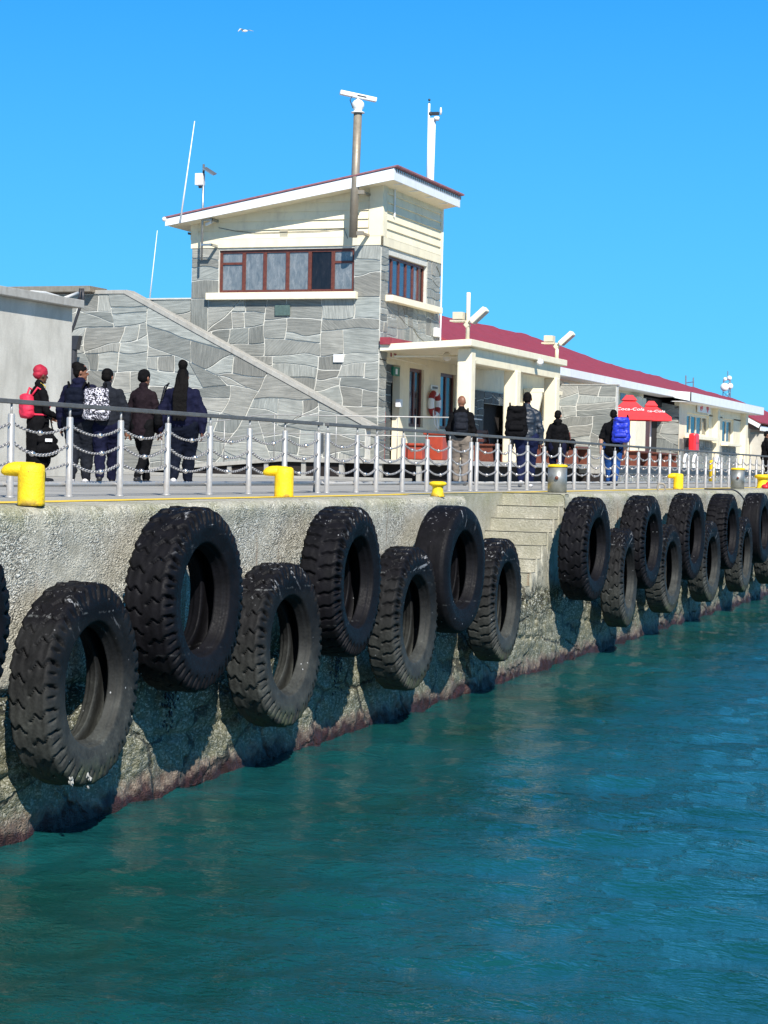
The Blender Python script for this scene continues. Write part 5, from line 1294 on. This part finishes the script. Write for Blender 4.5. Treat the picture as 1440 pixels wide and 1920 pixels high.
# ================================================================ PEOPLE
def capsule(bm_v, bm_f, p0, r0, p1, r1, n=14, flat=None):
    p0, p1 = Vector(p0), Vector(p1); d = p1-p0; L = d.length
    if L < 1e-5: d = Vector((0, 0, 1)); L = 1e-5
    d = d/L if L > 1e-5 else Vector((0, 0, 1)); u = d.orthogonal().normalized()
    if abs(d.z) < .95: u = d.cross(Vector((0, 0, 1))).normalized()
    else: u = Vector((0, 1, 0)); u = (u-d*u.dot(d)).normalized()
    v = d.cross(u); rings = []
    for k in range(5): a = math.pi/2*(1-k/4); rings.append((p0-d*r0*math.sin(a), r0*math.cos(a)))
    for k in range(5): a = math.pi/2*k/4; rings.append((p1+d*r1*math.sin(a), r1*math.cos(a)))
    b = len(bm_v)
    for c, r in rings:
        r = max(r, .0006)
        for k in range(n):
            t = 2*math.pi*k/n; bm_v.append(c+u*math.cos(t)*r*(flat[0] if flat else 1)+v*math.sin(t)*r*(flat[1] if flat else 1))
    for i in range(len(rings)-1):
        for k in range(n): bm_f.append((b+i*n+k, b+i*n+(k+1) % n, b+(i+1)*n+(k+1) % n, b+(i+1)*n+k))
    bm_f.append(tuple(b+k for k in range(n-1, -1, -1))); bm_f.append(tuple(b+(len(rings)-1)*n+k for k in range(n)))
def ellip(bm_v, bm_f, c, rad, rot=None, n=18):
    c = Vector(c); m_ = n//2; b = len(bm_v)
    for i in range(m_+1):
        t = math.pi*i/m_
        for k in range(n):
            a = 2*math.pi*k/n; q = Vector((rad[0]*math.sin(t)*math.cos(a), rad[1]*math.sin(t)*math.sin(a), -rad[2]*math.cos(t)))
            if rot is not None: q = rot@q
            bm_v.append(c+q)
    for i in range(m_):
        for k in range(n): bm_f.append((b+i*n+k, b+i*n+(k+1) % n, b+(i+1)*n+(k+1) % n, b+(i+1)*n+k))
def remesh(name, V, F, mat, parent, voxel=.012, wrinkle=0, smooth_it=3):
    """union of overlapping limbs as ONE continuous surface"""
    me = bpy.data.meshes.new(name); me.from_pydata([tuple(v) for v in V], [], F); me.update()
    o = bpy.data.objects.new(name, me); col.objects.link(o)
    r = o.modifiers.new('r', 'REMESH'); r.mode = 'VOXEL'; r.voxel_size = voxel; r.use_smooth_shade = True
    s = o.modifiers.new('s', 'SMOOTH'); s.factor = .5; s.iterations = smooth_it
    dg = bpy.context.evaluated_depsgraph_get(); m2 = bpy.data.meshes.new_from_object(o.evaluated_get(dg)); bpy.data.objects.remove(o); bpy.data.meshes.remove(me)
    if wrinkle:
        n = len(m2.vertices); co = np.empty(n*3, np.float32); m2.vertices.foreach_get('co', co); co = co.reshape(-1, 3); no = np.empty(n*3, np.float32); m2.vertices.foreach_get('normal', no); no = no.reshape(-1, 3)
        d = fbm(co[:, 0]*9+3, co[:, 1]*9, co[:, 2]*16, 3)*wrinkle; co = co+no*d[:, None]; m2.vertices.foreach_set('co', co.ravel()); m2.update()
    m2.materials.clear(); m2.materials.append(MAT[mat]); m2.name = name
    m2.polygons.foreach_set('use_smooth', [True]*len(m2.polygons))
    o = bpy.data.objects.new(name, m2); col.objects.link(o); o.parent = parent; return o

def person(loc, heading, H, label, fat=1.0, skin='skin_dark', top='navy_cloth', legs='jeans', shoes='shoe_dark', hair='beanie', hairmat='black_cloth', head_turn=0.0, head_tilt=0.0,
           stride=.25, lead=1, arms=((0.1, .15), (-.1, .15)), skirt=False, short=False, hood=False, topH=.0, z0=0.0, long_top=0.0, lean=0.0, collar=None):
    """local frame: faces +X, left is +Y"""
    t = empty('person', (loc[0], loc[1], z0), heading); tag(t, label, 'person')
    k = H/1.75; V3 = lambda x, y, z: Vector((x*k, y*k, z*k)); F_ = fat
    J = {}
    J['pel'] = V3(0, 0, .95); J['waist'] = V3(.01+lean*.15, 0, 1.10); J['chest'] = V3(.0+lean*.3, 0, 1.32); J['neck'] = V3(-.0+lean*.45, 0, 1.50)
    hc = J['neck']+V3(.02, 0, .145)
    for s, nm in ((1, 'L'), (-1, 'R')):
        J['hip'+nm] = V3(0, .09*s*min(F_, 1.15), .93); sw_ = stride*(1 if s == lead else -1)
        J['ank'+nm] = V3(sw_*.95, .085*s, .085+(.05 if s != lead and stride > .12 else 0)); mid = (J['hip'+nm]+J['ank'+nm])/2
        J['knee'+nm] = mid+V3(.05+(.04 if s != lead else 0), .0, .015)
        J['toe'+nm] = J['ank'+nm]+V3(.155, .015*s, -.05-(.05 if s != lead and stride > .12 else 0)); J['heel'+nm] = J['ank'+nm]+V3(-.055, 0, -.045)
        J['sho'+nm] = J['chest']+V3(-.01, .150*s*(.8+.2*F_), .055)
        a, b = arms[0 if s == 1 else 1]
        ua = V3(math.sin(a)*.28, .062*s*F_**1.7, -math.cos(a)*.29); J['elb'+nm] = J['sho'+nm]+ua
        fa = V3(math.sin(a+b)*.25, .005*s, -math.cos(a+b)*.25); J['wri'+nm] = J['elb'+nm]+fa
        hd = fa.normalized(); J['hnd'+nm] = hd
    # ---- body: one continuous surface with head, face, hands
    V, F = [], []
    capsule(V, F, J['pel'], .095*k, J['waist'], .085*k, flat=(1.1, 1)); capsule(V, F, J['waist'], .085*k, J['chest'], .105*k); capsule(V, F, J['chest'], .105*k, J['neck']-V3(0, 0, .05), .07*k)
    capsule(V, F, J['neck']-V3(0, 0, .06), .058*k, J['neck']+V3(.01, 0, .08), .052*k)
    for nm, s in (('L', 1), ('R', -1)):
        capsule(V, F, J['hip'+nm], .085*k, J['knee'+nm], .055*k); capsule(V, F, J['knee'+nm], .055*k, J['ank'+nm], .036*k)
        capsule(V, F, J['chest']+V3(0, .05*s, .10), .06*k, J['sho'+nm], .055*k); capsule(V, F, J['sho'+nm], .055*k*F_**.5, J['elb'+nm], .042*k*F_**.5); capsule(V, F, J['elb'+nm], .042*k*F_**.5, J['wri'+nm], .028*k)
        w_ = J['wri'+nm]; d = J['hnd'+nm]; side = Vector((0, 1, 0)); fwd = d.cross(side).normalized()*(-1)
        pc = w_+d*.05*k; capsule(V, F, w_+d*.01*k, .026*k, w_+d*.075*k, .033*k, flat=(1.0, .5))
        for q in range(4):
            off = fwd*((q-1.5)*.0185*k); L = (.062, .072, .068, .054)[3-q]*k; a0_ = w_+d*.085*k+off; a1_ = a0_+d*L*.55; a2_ = a1_+(d*.8-side*s*.6).normalized()*L*.5
            capsule(V, F, a0_-d*.02*k, .0095*k, a1_, .009*k, 8); capsule(V, F, a1_, .009*k, a2_, .0078*k, 8)
        th0 = w_+d*.03*k+fwd*.026*k; th1 = th0+(d*.6+fwd*.7).normalized()*.045*k; capsule(V, F, th0, .012*k, th1, .010*k, 8); capsule(V, F, th1, .010*k, th1+(d*.9+fwd*.2).normalized()*.03*k, .0085*k, 8)
    hr = Matrix.Rotation(head_turn, 3, 'Z')@Matrix.Rotation(head_tilt, 3, 'Y')
    def hp(x, y, z): return hc+hr@V3(x, y, z)
    ellip(V, F, hp(0, 0, .02), (.098*k, .077*k, .108*k), hr); ellip(V, F, hp(.032, 0, -.045), (.066*k, .056*k, .068*k), hr)
    capsule(V, F, hp(.088, 0, .015), .012*k, hp(.108, 0, -.018), .016*k, 10); ellip(V, F, hp(.088, 0, -.058), (.012*k, .026*k, .010*k), hr); ellip(V, F, hp(.078, 0, -.10), (.022*k, .026*k, .018*k), hr)
    ellip(V, F, hp(.082, 0, .038), (.016*k, .05*k, .011*k), hr)
    for s in (1, -1): ellip(V, F, hp(-.005, .08*s, -.005), (.018*k, .012*k, .032*k), hr)
    body = remesh('body', V, F, skin, t, .0085*k, 0, 2)
    for s in (1, -1):
        V, F = [], []; ellip(V, F, hp(.086, .03*s, .012), (.011*k, .013*k, .010*k), hr, 10); m_ = MB(); m_.v = [tuple(p) for p in V]; m_.f = F; m_.mi = [0]*len(F)
        e_ = m_.build('eye', 'eye_white', None, smooth=True); e_.parent = body
        V, F = [], []; ellip(V, F, hp(.094, .03*s, .012), (.0045*k, .006*k, .006*k), hr, 8); m_ = MB(); m_.v = [tuple(p) for p in V]; m_.f = F; m_.mi = [0]*len(F)
        p_ = m_.build('pupil', 'dark_metal', None, smooth=True); p_.parent = body
    # ---- legs clothing
    V, F = [], []; f2 = F_
    if skirt:
        capsule(V, F, J['waist'], .15*k*f2, J['pel']-V3(0, 0, .02), .19*k*f2); capsule(V, F, J['pel']-V3(0, 0, .02), .19*k*f2, V3(.0, 0, .45), .19*k*f2); capsule(V, F, V3(.0, 0, .45), .185*k*f2, V3(.02, 0, .36), .195*k*f2, flat=(1, 1.1))
        remesh('skirt', V, F, legs, t, .014, .02)
    else:
        capsule(V, F, J['pel']+V3(0, 0, .06), .128*k*f2, J['pel']-V3(0, 0, .02), .135*k*f2, flat=(1.15, 1))
        for nm in 'LR':
            capsule(V, F, J['hip'+nm]-V3(.01, 0, .0), .108*k*f2, J['knee'+nm], .074*k*f2**.8); capsule(V, F, J['knee'+nm], .074*k*f2**.8, J['ank'+nm]+V3(0, 0, .02), .058*k*f2**.4)
            capsule(V, F, J['hip'+nm]-V3(.045, 0, .03), .09*k*f2, J['hip'+nm]-V3(.03, 0, .1), .08*k*f2)
        remesh('trousers', V, F, legs, t, .014, .022)
    for nm, s in (('L', 1), ('R', -1)):
        V, F = [], []; capsule(V, F, J['heel'+nm]+V3(0, 0, .0), .043*k, J['toe'+nm]-V3(.05, 0, 0), .045*k, flat=(1, .95)); capsule(V, F, J['toe'+nm]-V3(.06, 0, 0), .044*k, J['toe'+nm], .036*k)
        capsule(V, F, J['ank'+nm]+V3(0, 0, .03 if shoes != 'shoe_dark' else .06), .046*k, J['ank'+nm]-V3(0, 0, .03), .048*k); remesh('shoe', V, F, shoes, t, .010)
    # ---- top
    V, F = [], []
    capsule(V, F, J['pel']+V3(0, 0, .03-long_top), .142*k*f2, J['waist'], .135*k*f2, flat=(1.18, 1)); capsule(V, F, J['waist'], .135*k*f2, J['chest']-V3(0, 0, .03), .150*k*f2**.9, flat=(1.1, 1))
    capsule(V, F, J['chest']-V3(0, 0, .03), .148*k*f2**.9, J['neck']-V3(0, 0, .08), .085*k, flat=(1.05, 1)); capsule(V, F, J['neck']-V3(0, 0, .05), .075*k, J['neck']+V3(-.005, 0, .015), .064*k)
    for nm, s in (('L', 1), ('R', -1)):
        capsule(V, F, J['neck']+V3(-.005, .03*s, -.055), .068*k, J['sho'+nm]+V3(0, -.015*s, -.005), .070*k*f2**.5)
        if short: capsule(V, F, J['sho'+nm], .070*k*f2**.6, J['sho'+nm]+(J['elb'+nm]-J['sho'+nm])*.8, .066*k*f2**.6)
        else: capsule(V, F, J['sho'+nm], .070*k*f2**.7, J['elb'+nm], .063*k*f2**.6); capsule(V, F, J['elb'+nm], .062*k*f2**.6, J['wri'+nm], .046*k*f2**.3)
    if long_top: capsule(V, F, J['pel']+V3(0, 0, -.02-long_top), .150*k*f2, J['pel'], .148*k*f2, flat=(1.15, 1))
    if hood: capsule(V, F, J['neck']+V3(-.085, .05, .005), .058*k, J['neck']+V3(-.085, -.05, .005), .058*k); capsule(V, F, J['neck']+V3(-.10, 0, -.01), .062*k, J['neck']+V3(-.09, 0, -.09), .04*k)
    tp = remesh('jacket' if not short else 'shirt', V, F, top, t, .013, .026)
    # ---- head covering
    V, F = [], []
    if hair == 'beanie':
        ellip(V, F, hp(-.008, 0, .045), (.107*k, .088*k, .098*k), hr); ellip(V, F, hp(-.04, 0, .0), (.078*k, .084*k, .07*k), hr); remesh('beanie', V, F, hairmat, t, .010, .01)
    elif hair == 'wrap':
        ellip(V, F, hp(-.01, 0, .05), (.112*k, .096*k, .10*k), hr); ellip(V, F, hp(-.05, 0, .075), (.085*k, .09*k, .085*k), hr); ellip(V, F, hp(-.06, 0, .0), (.07*k, .08*k, .06*k), hr); ellip(V, F, hp(-.03, .02, .135), (.05*k, .05*k, .035*k), hr); remesh('headscarf', V, F, hairmat, t, .010, .016)
    elif hair == 'short':
        ellip(V, F, hp(-.012, 0, .042), (.100*k, .083*k, .093*k), hr); ellip(V, F, hp(-.045, 0, -.01), (.062*k, .074*k, .065*k), hr); remesh('hair', V, F, hairmat, t, .009, .006)
    elif hair == 'bun':
        ellip(V, F, hp(-.014, 0, .042), (.104*k, .086*k, .096*k), hr); ellip(V, F, hp(-.055, 0, -.01), (.06*k, .074*k, .07*k), hr); ellip(V, F, hp(-.07, 0, .10), (.07*k, .065*k, .06*k), hr); remesh('hair', V, F, hairmat, t, .009, .02)
    elif hair == 'locks':
        ellip(V, F, hp(-.012, 0, .045), (.104*k, .088*k, .098*k), hr); capsule(V, F, hp(-.03, 0, .11), .058*k, hp(-.045, 0, .19), .075*k); capsule(V, F, hp(-.06, 0, .02), .08*k, hp(-.10, 0, -.12), .085*k)
        r_ = random.Random(3)
        for q in range(13):
            y = (q-6)*.0135; x = -.15-.02*r_.random(); xb = -.158*f2-.035; capsule(V, F, hp(-.08, y*.8, .03), .022*k, hp(x, y*1.1, -.12), .02*k, 8); capsule(V, F, hp(x, y*1.1, -.12), .02*k, V3(xb, y*1.15, 1.36), .018*k, 8); capsule(V, F, V3(xb, y*1.15, 1.36), .018*k, V3(xb-.01, y*1.15, .98+.06*r_.random()), .013*k, 8)
        remesh('hair', V, F, hairmat, t, .009, .012)
    elif hair == 'bald':
        pass
    return t, J, k, hp

def backpack(t, J, k, mat, w_=.30, h=.42, d=.17, cz=1.28, x=-.20, tilt=0.0, y=0.0, strap='black_cloth', name='backpack', label='', cat='backpack', pocket=True, droop=0.0):
    """worn on the back: a thing of its own resting on its carrier"""
    q = Matrix.Translation(t.location)@Matrix.Rotation(t.rotation_euler.z, 4, 'Z')
    r = empty(name, q@Vector((x*k, y*k, cz*k-h/2)), t.rotation_euler.z); tag(r, label, cat)
    V, F = [], []
    for i in range(4):
        z_ = -h/2+.07+(h-.14)*i/3; ww = w_*(.98-.10*(i/3)**2); dd = d*(1.05-.25*i/3)
        for sy in (-1, 1): capsule(V, F, Vector((-dd*.1, sy*(ww/2-.06), z_+h/2)), .075, Vector((dd*.1, sy*(ww/2-.06), z_+h/2)), .07)
        capsule(V, F, Vector((-dd*.3, -(ww/2-.08), z_+h/2)), .075, Vector((-dd*.3, (ww/2-.08), z_+h/2)), .075)
    for sy in (-.5, 0, .5): capsule(V, F, Vector((-d*.12, sy*(w_-.15), .085)), d*.5, Vector((-d*.05, sy*(w_-.19), h-.08)), d*.42)
    for sy in (-1, 1): capsule(V, F, Vector((0, sy*(w_/2-.065), .08)), .07, Vector((0, sy*(w_/2-.085), h-.09)), .062)
    b = remesh('bag_body', V, F, mat, r, .014, .025, 8)
    if pocket:
        V, F = [], []; capsule(V, F, Vector((-d*.62, -w_*.25, h*.28)), .055, Vector((-d*.62, w_*.25, h*.28)), .055); capsule(V, F, Vector((-d*.62, -w_*.22, h*.40)), .04, Vector((-d*.62, w_*.22, h*.40)), .04); remesh('pocket', V, F, mat, r, .012, .01)
    for s in (-1, 1):
        m = MB(); pts = [Vector((.02, s*w_*.28, h*.85)), Vector((.10, s*.13*k, h*.85+.14)), Vector((.22, s*.135*k, h*.85+.08)), Vector((.30, s*.14*k, h*.5)), Vector((.22, s*.17*k, h*.15)), Vector((.02, s*w_*.3, .06))]
        m.tube(pts, .016, 8); m.build('strap', strap, None, smooth=True).parent = r
    return r
def bag(t, k, pts, mat, label, name, cat, handles=True, vox=.012, tag_mat=None):
    q = Matrix.Translation(t.location)@Matrix.Rotation(t.rotation_euler.z, 4, 'Z'); c = sum((Vector(p[0]) for p in pts), Vector())/len(pts)
    r = empty(name, q@c, t.rotation_euler.z); tag(r, label, cat); V, F = [], []
    for p, rad in pts: ellip(V, F, Vector(p)-c, rad)
    remesh('bag_body', V, F, mat, r, vox, .02); return r, c
def at_person(px_c, py_feet, py_top, H, Y=None, Zf=0.0):
    p = un(px_c, py_feet, Z=Zf) if Y is None else un(px_c, py_feet, Y=Y)
    return p
def place(px, Dist):
    """ground point seen at column px, at a chosen distance from the camera along its view axis"""
    d = Fv+Rv*((px-720)/FPX); return CAM+d*Dist
S = lambda pxh, H: FPX*H/pxh      # distance at which a height H spans pxh photo pixels
hd0 = TH
# 1 woman in red headscarf, profile to the right
P = place(68, S(214, 1.66)); t, J, k, hp = person(P, hd0-R_(52), 1.66, 'woman in red headscarf and long black clothes with a pink backpack, leftmost walker', .92, 'skin_dark', 'black_cloth', 'black_cloth', 'shoe_dark', 'wrap', 'crimson_cloth', 0, .12, .16, 1, ((.25, 1.0), (.15, 1.0)), skirt=True, lean=.05, long_top=.05)
backpack(t, J, k, 'pink_cloth', .25, .36, .11, 1.17, -.19, 0, 0, 'pink_cloth', label='pinkish red backpack worn by the woman in the red headscarf', pocket=False)
r, c = bag(t, k, [((.05, -.20, .62), (.17, .07, .10)), ((.05, -.21, .48), (.19, .085, .13)), ((.04, -.2, .74), (.13, .05, .06))], 'black_cloth', 'black tote bag with a small white tag carried by the woman in the red headscarf', 'tote_bag', 'bag')
m = MB(); m.obox(Vector((.02, -.30, .62))-c, (.055, 0, 0), (0, .004, 0), (0, 0, .022)); m.build('label_tag', 'white', None).parent = r
m = MB(); m.tube([Vector((-.05, -.2, .75))-c, Vector((.0, -.22, .92))-c, Vector((.08, -.22, .94))-c, Vector((.14, -.2, .75))-c], .011, 6); m.build('handle', 'black_cloth', None, smooth=True).parent = r
lw = MB(); lw.tube([hp(-.02, .06, -.12), hp(.07, .05, -.16), hp(.10, 0, -.24)], .006, 6); lw.tube([hp(-.03, -.06, -.12), hp(.06, -.06, -.16), hp(.10, 0, -.24)], .007, 6); lw.build('lanyard', 'yellow_line', None, smooth=True).parent = t
ph = MB(); w_ = J['wriR']; ph.obox(w_+J['hndR']*.11*k, (.05, 0, .03), (0, .035, 0), (-.004, 0, .006)); o = ph.build('phone', 'dark_metal', None); o.matrix_world = Matrix.Translation(t.location)@Matrix.Rotation(t.rotation_euler.z, 4, 'Z'); tag(o, 'dark phone held out by the woman in the red headscarf', 'phone')
# 2
P = place(146, S(222, 1.70)); t, J, k, hp = person(P, hd0-R_(8), 1.70, 'heavy person in navy hoodie with tied black hair looking right, second from the left', 1.55, 'skin_mid', 'navy_cloth', 'grey_cloth', 'shoe_light', 'bun', 'hair', -R_(70), .05, .10, -1, ((.05, .25), (-.05, .25)), hood=True)
backpack(t, J, k, 'navy_dark', .28, .42, .13, 1.2, -.27, label='dark navy backpack worn by the person in the navy hoodie')
# 3
P = place(197, S(214, 1.64)); t, J, k, hp = person(P, hd0+R_(6), 1.64, 'person in black beanie and dark jacket carrying a black and white patterned backpack', 1.52, 'skin_mid', 'grey_cloth', 'navy_cloth', 'shoe_dark', 'beanie', 'hair', R_(-25), 0, .22, -1, ((.1, .25), (-.12, .3)))
backpack(t, J, k, 'pattern_cloth', .38, .46, .16, 1.22, -.27, 0, .15, label='black and white patterned backpack worn by the person in the black beanie')
# 4
P = place(265, S(214, 1.64)); t, J, k, hp = person(P, hd0-R_(22), 1.64, 'slim person in black beanie and long plum jacket, fourth from the left', 1.08, 'skin_mid', 'purple_black', 'black_cloth', 'shoe_dark', 'beanie', 'black_cloth', R_(-15), 0, .30, 1, ((-.05, .15), (.05, .2)), long_top=.10)
# 5
P = place(338, S(228, 1.74)); P2 = P; t, J, k, hp = person(P, hd0-R_(2), 1.66, 'heavy person in navy jacket with long black braids tied high, fifth from the left', 1.62, 'skin_dark', 'navy_cloth', 'navy_dark', 'shoe_light', 'locks', 'hair', 0, 0, .16, -1, ((-.08, .2), (-.15, .15)))
r, c = bag(t, k, [((.02, .33, .95), (.17, .08, .15)), ((.02, .33, 1.05), (.13, .07, .10))], 'black_cloth', 'black leather handbag on the left arm of the person with long braids', 'handbag', 'bag')
m = MB(); m.tube([Vector((-.06, .32, 1.12))-c, Vector((-.05, .25, 1.42))-c, Vector((.02, .20, 1.47))-c, Vector((.08, .25, 1.4))-c, Vector((.08, .32, 1.12))-c], .011, 6); m.build('strap', 'grey_cloth', None, smooth=True).parent = r
# 6 bald man
P = place(861, S(166, 1.76)); t, J, k, hp = person(P, hd0-R_(3), 1.76, 'bald man in black jacket and khaki trousers with a small black backpack', 1.22, 'skin_mid', 'black_cloth', 'khaki_cloth', 'shoe_dark', 'bald', 'hair', R_(30), .1, .12, 1, ((.1, .4), (-.05, .3)))
backpack(t, J, k, 'grey_cloth', .27, .42, .15, 1.23, -.24, label='small black backpack worn by the bald man')
# 7 tall man in puffer
P = place(984, S(176, 1.82)); t, J, k, hp = person(P, hd0-R_(5), 1.82, 'tall man in dark blue puffer jacket and jeans walking past the porch pillars', 1.28, 'skin_dark', 'puffer', 'jeans', 'shoe_light', 'short', 'hair', R_(-10), 0, .16, -1, ((.0, .2), (-.05, .25)))
backpack(t, J, k, 'black_cloth', .40, .60, .20, 1.22, -.24, 0, .19, label='large black backpack slung on the left shoulder of the man in the puffer jacket')
# 8 small hooded person
P = place(1042, S(140, 1.62)); t, J, k, hp = person(P, hd0-R_(5), 1.62, 'short person in black hooded coat walking toward the stone screen wall', 1.12, 'skin_light', 'black_cloth', 'navy_cloth', 'shoe_dark', 'short', 'hair', R_(-15), 0, .14, 1, ((.0, .2), (.1, .35)), hood=True, long_top=.12)
r, c = bag(t, k, [((-.02, -.33, .92), (.12, .07, .12))], 'black_cloth', 'black shoulder bag at the right side of the person in the hooded coat', 'shoulder_bag', 'bag')
# 9 man with blue backpack
P = place(1146, S(141, 1.78)); t, J, k, hp = person(P, hd0-R_(12), 1.78, 'bulky man in black t-shirt and blue jeans carrying a bright blue backpack', 1.40, 'skin_light', 'black_cloth', 'jeans_blue', 'shoe_dark', 'short', 'hair', R_(-8), 0, .14, 1, ((-.12, .25), (-.3, .5)), short=True, long_top=.06)
backpack(t, J, k, 'blue_bag', .40, .60, .20, 1.30, -.25, 0, -.21, label='bright blue backpack hanging off the right shoulder of the man in the black t-shirt')
# 10 person cut by the right edge
P = place(1433, S(100, 1.72)); t, J, k, hp = person((P.x, P.y), hd0-R_(80), 1.72, 'person in dark clothes at the right edge of the photo near the gabled building', 1.1, 'skin_mid', 'black_cloth', 'black_cloth', 'shoe_dark', 'short', 'hair', 0, .3, .1, 1, ((.3, .5), (.2, .5)), z0=.0)
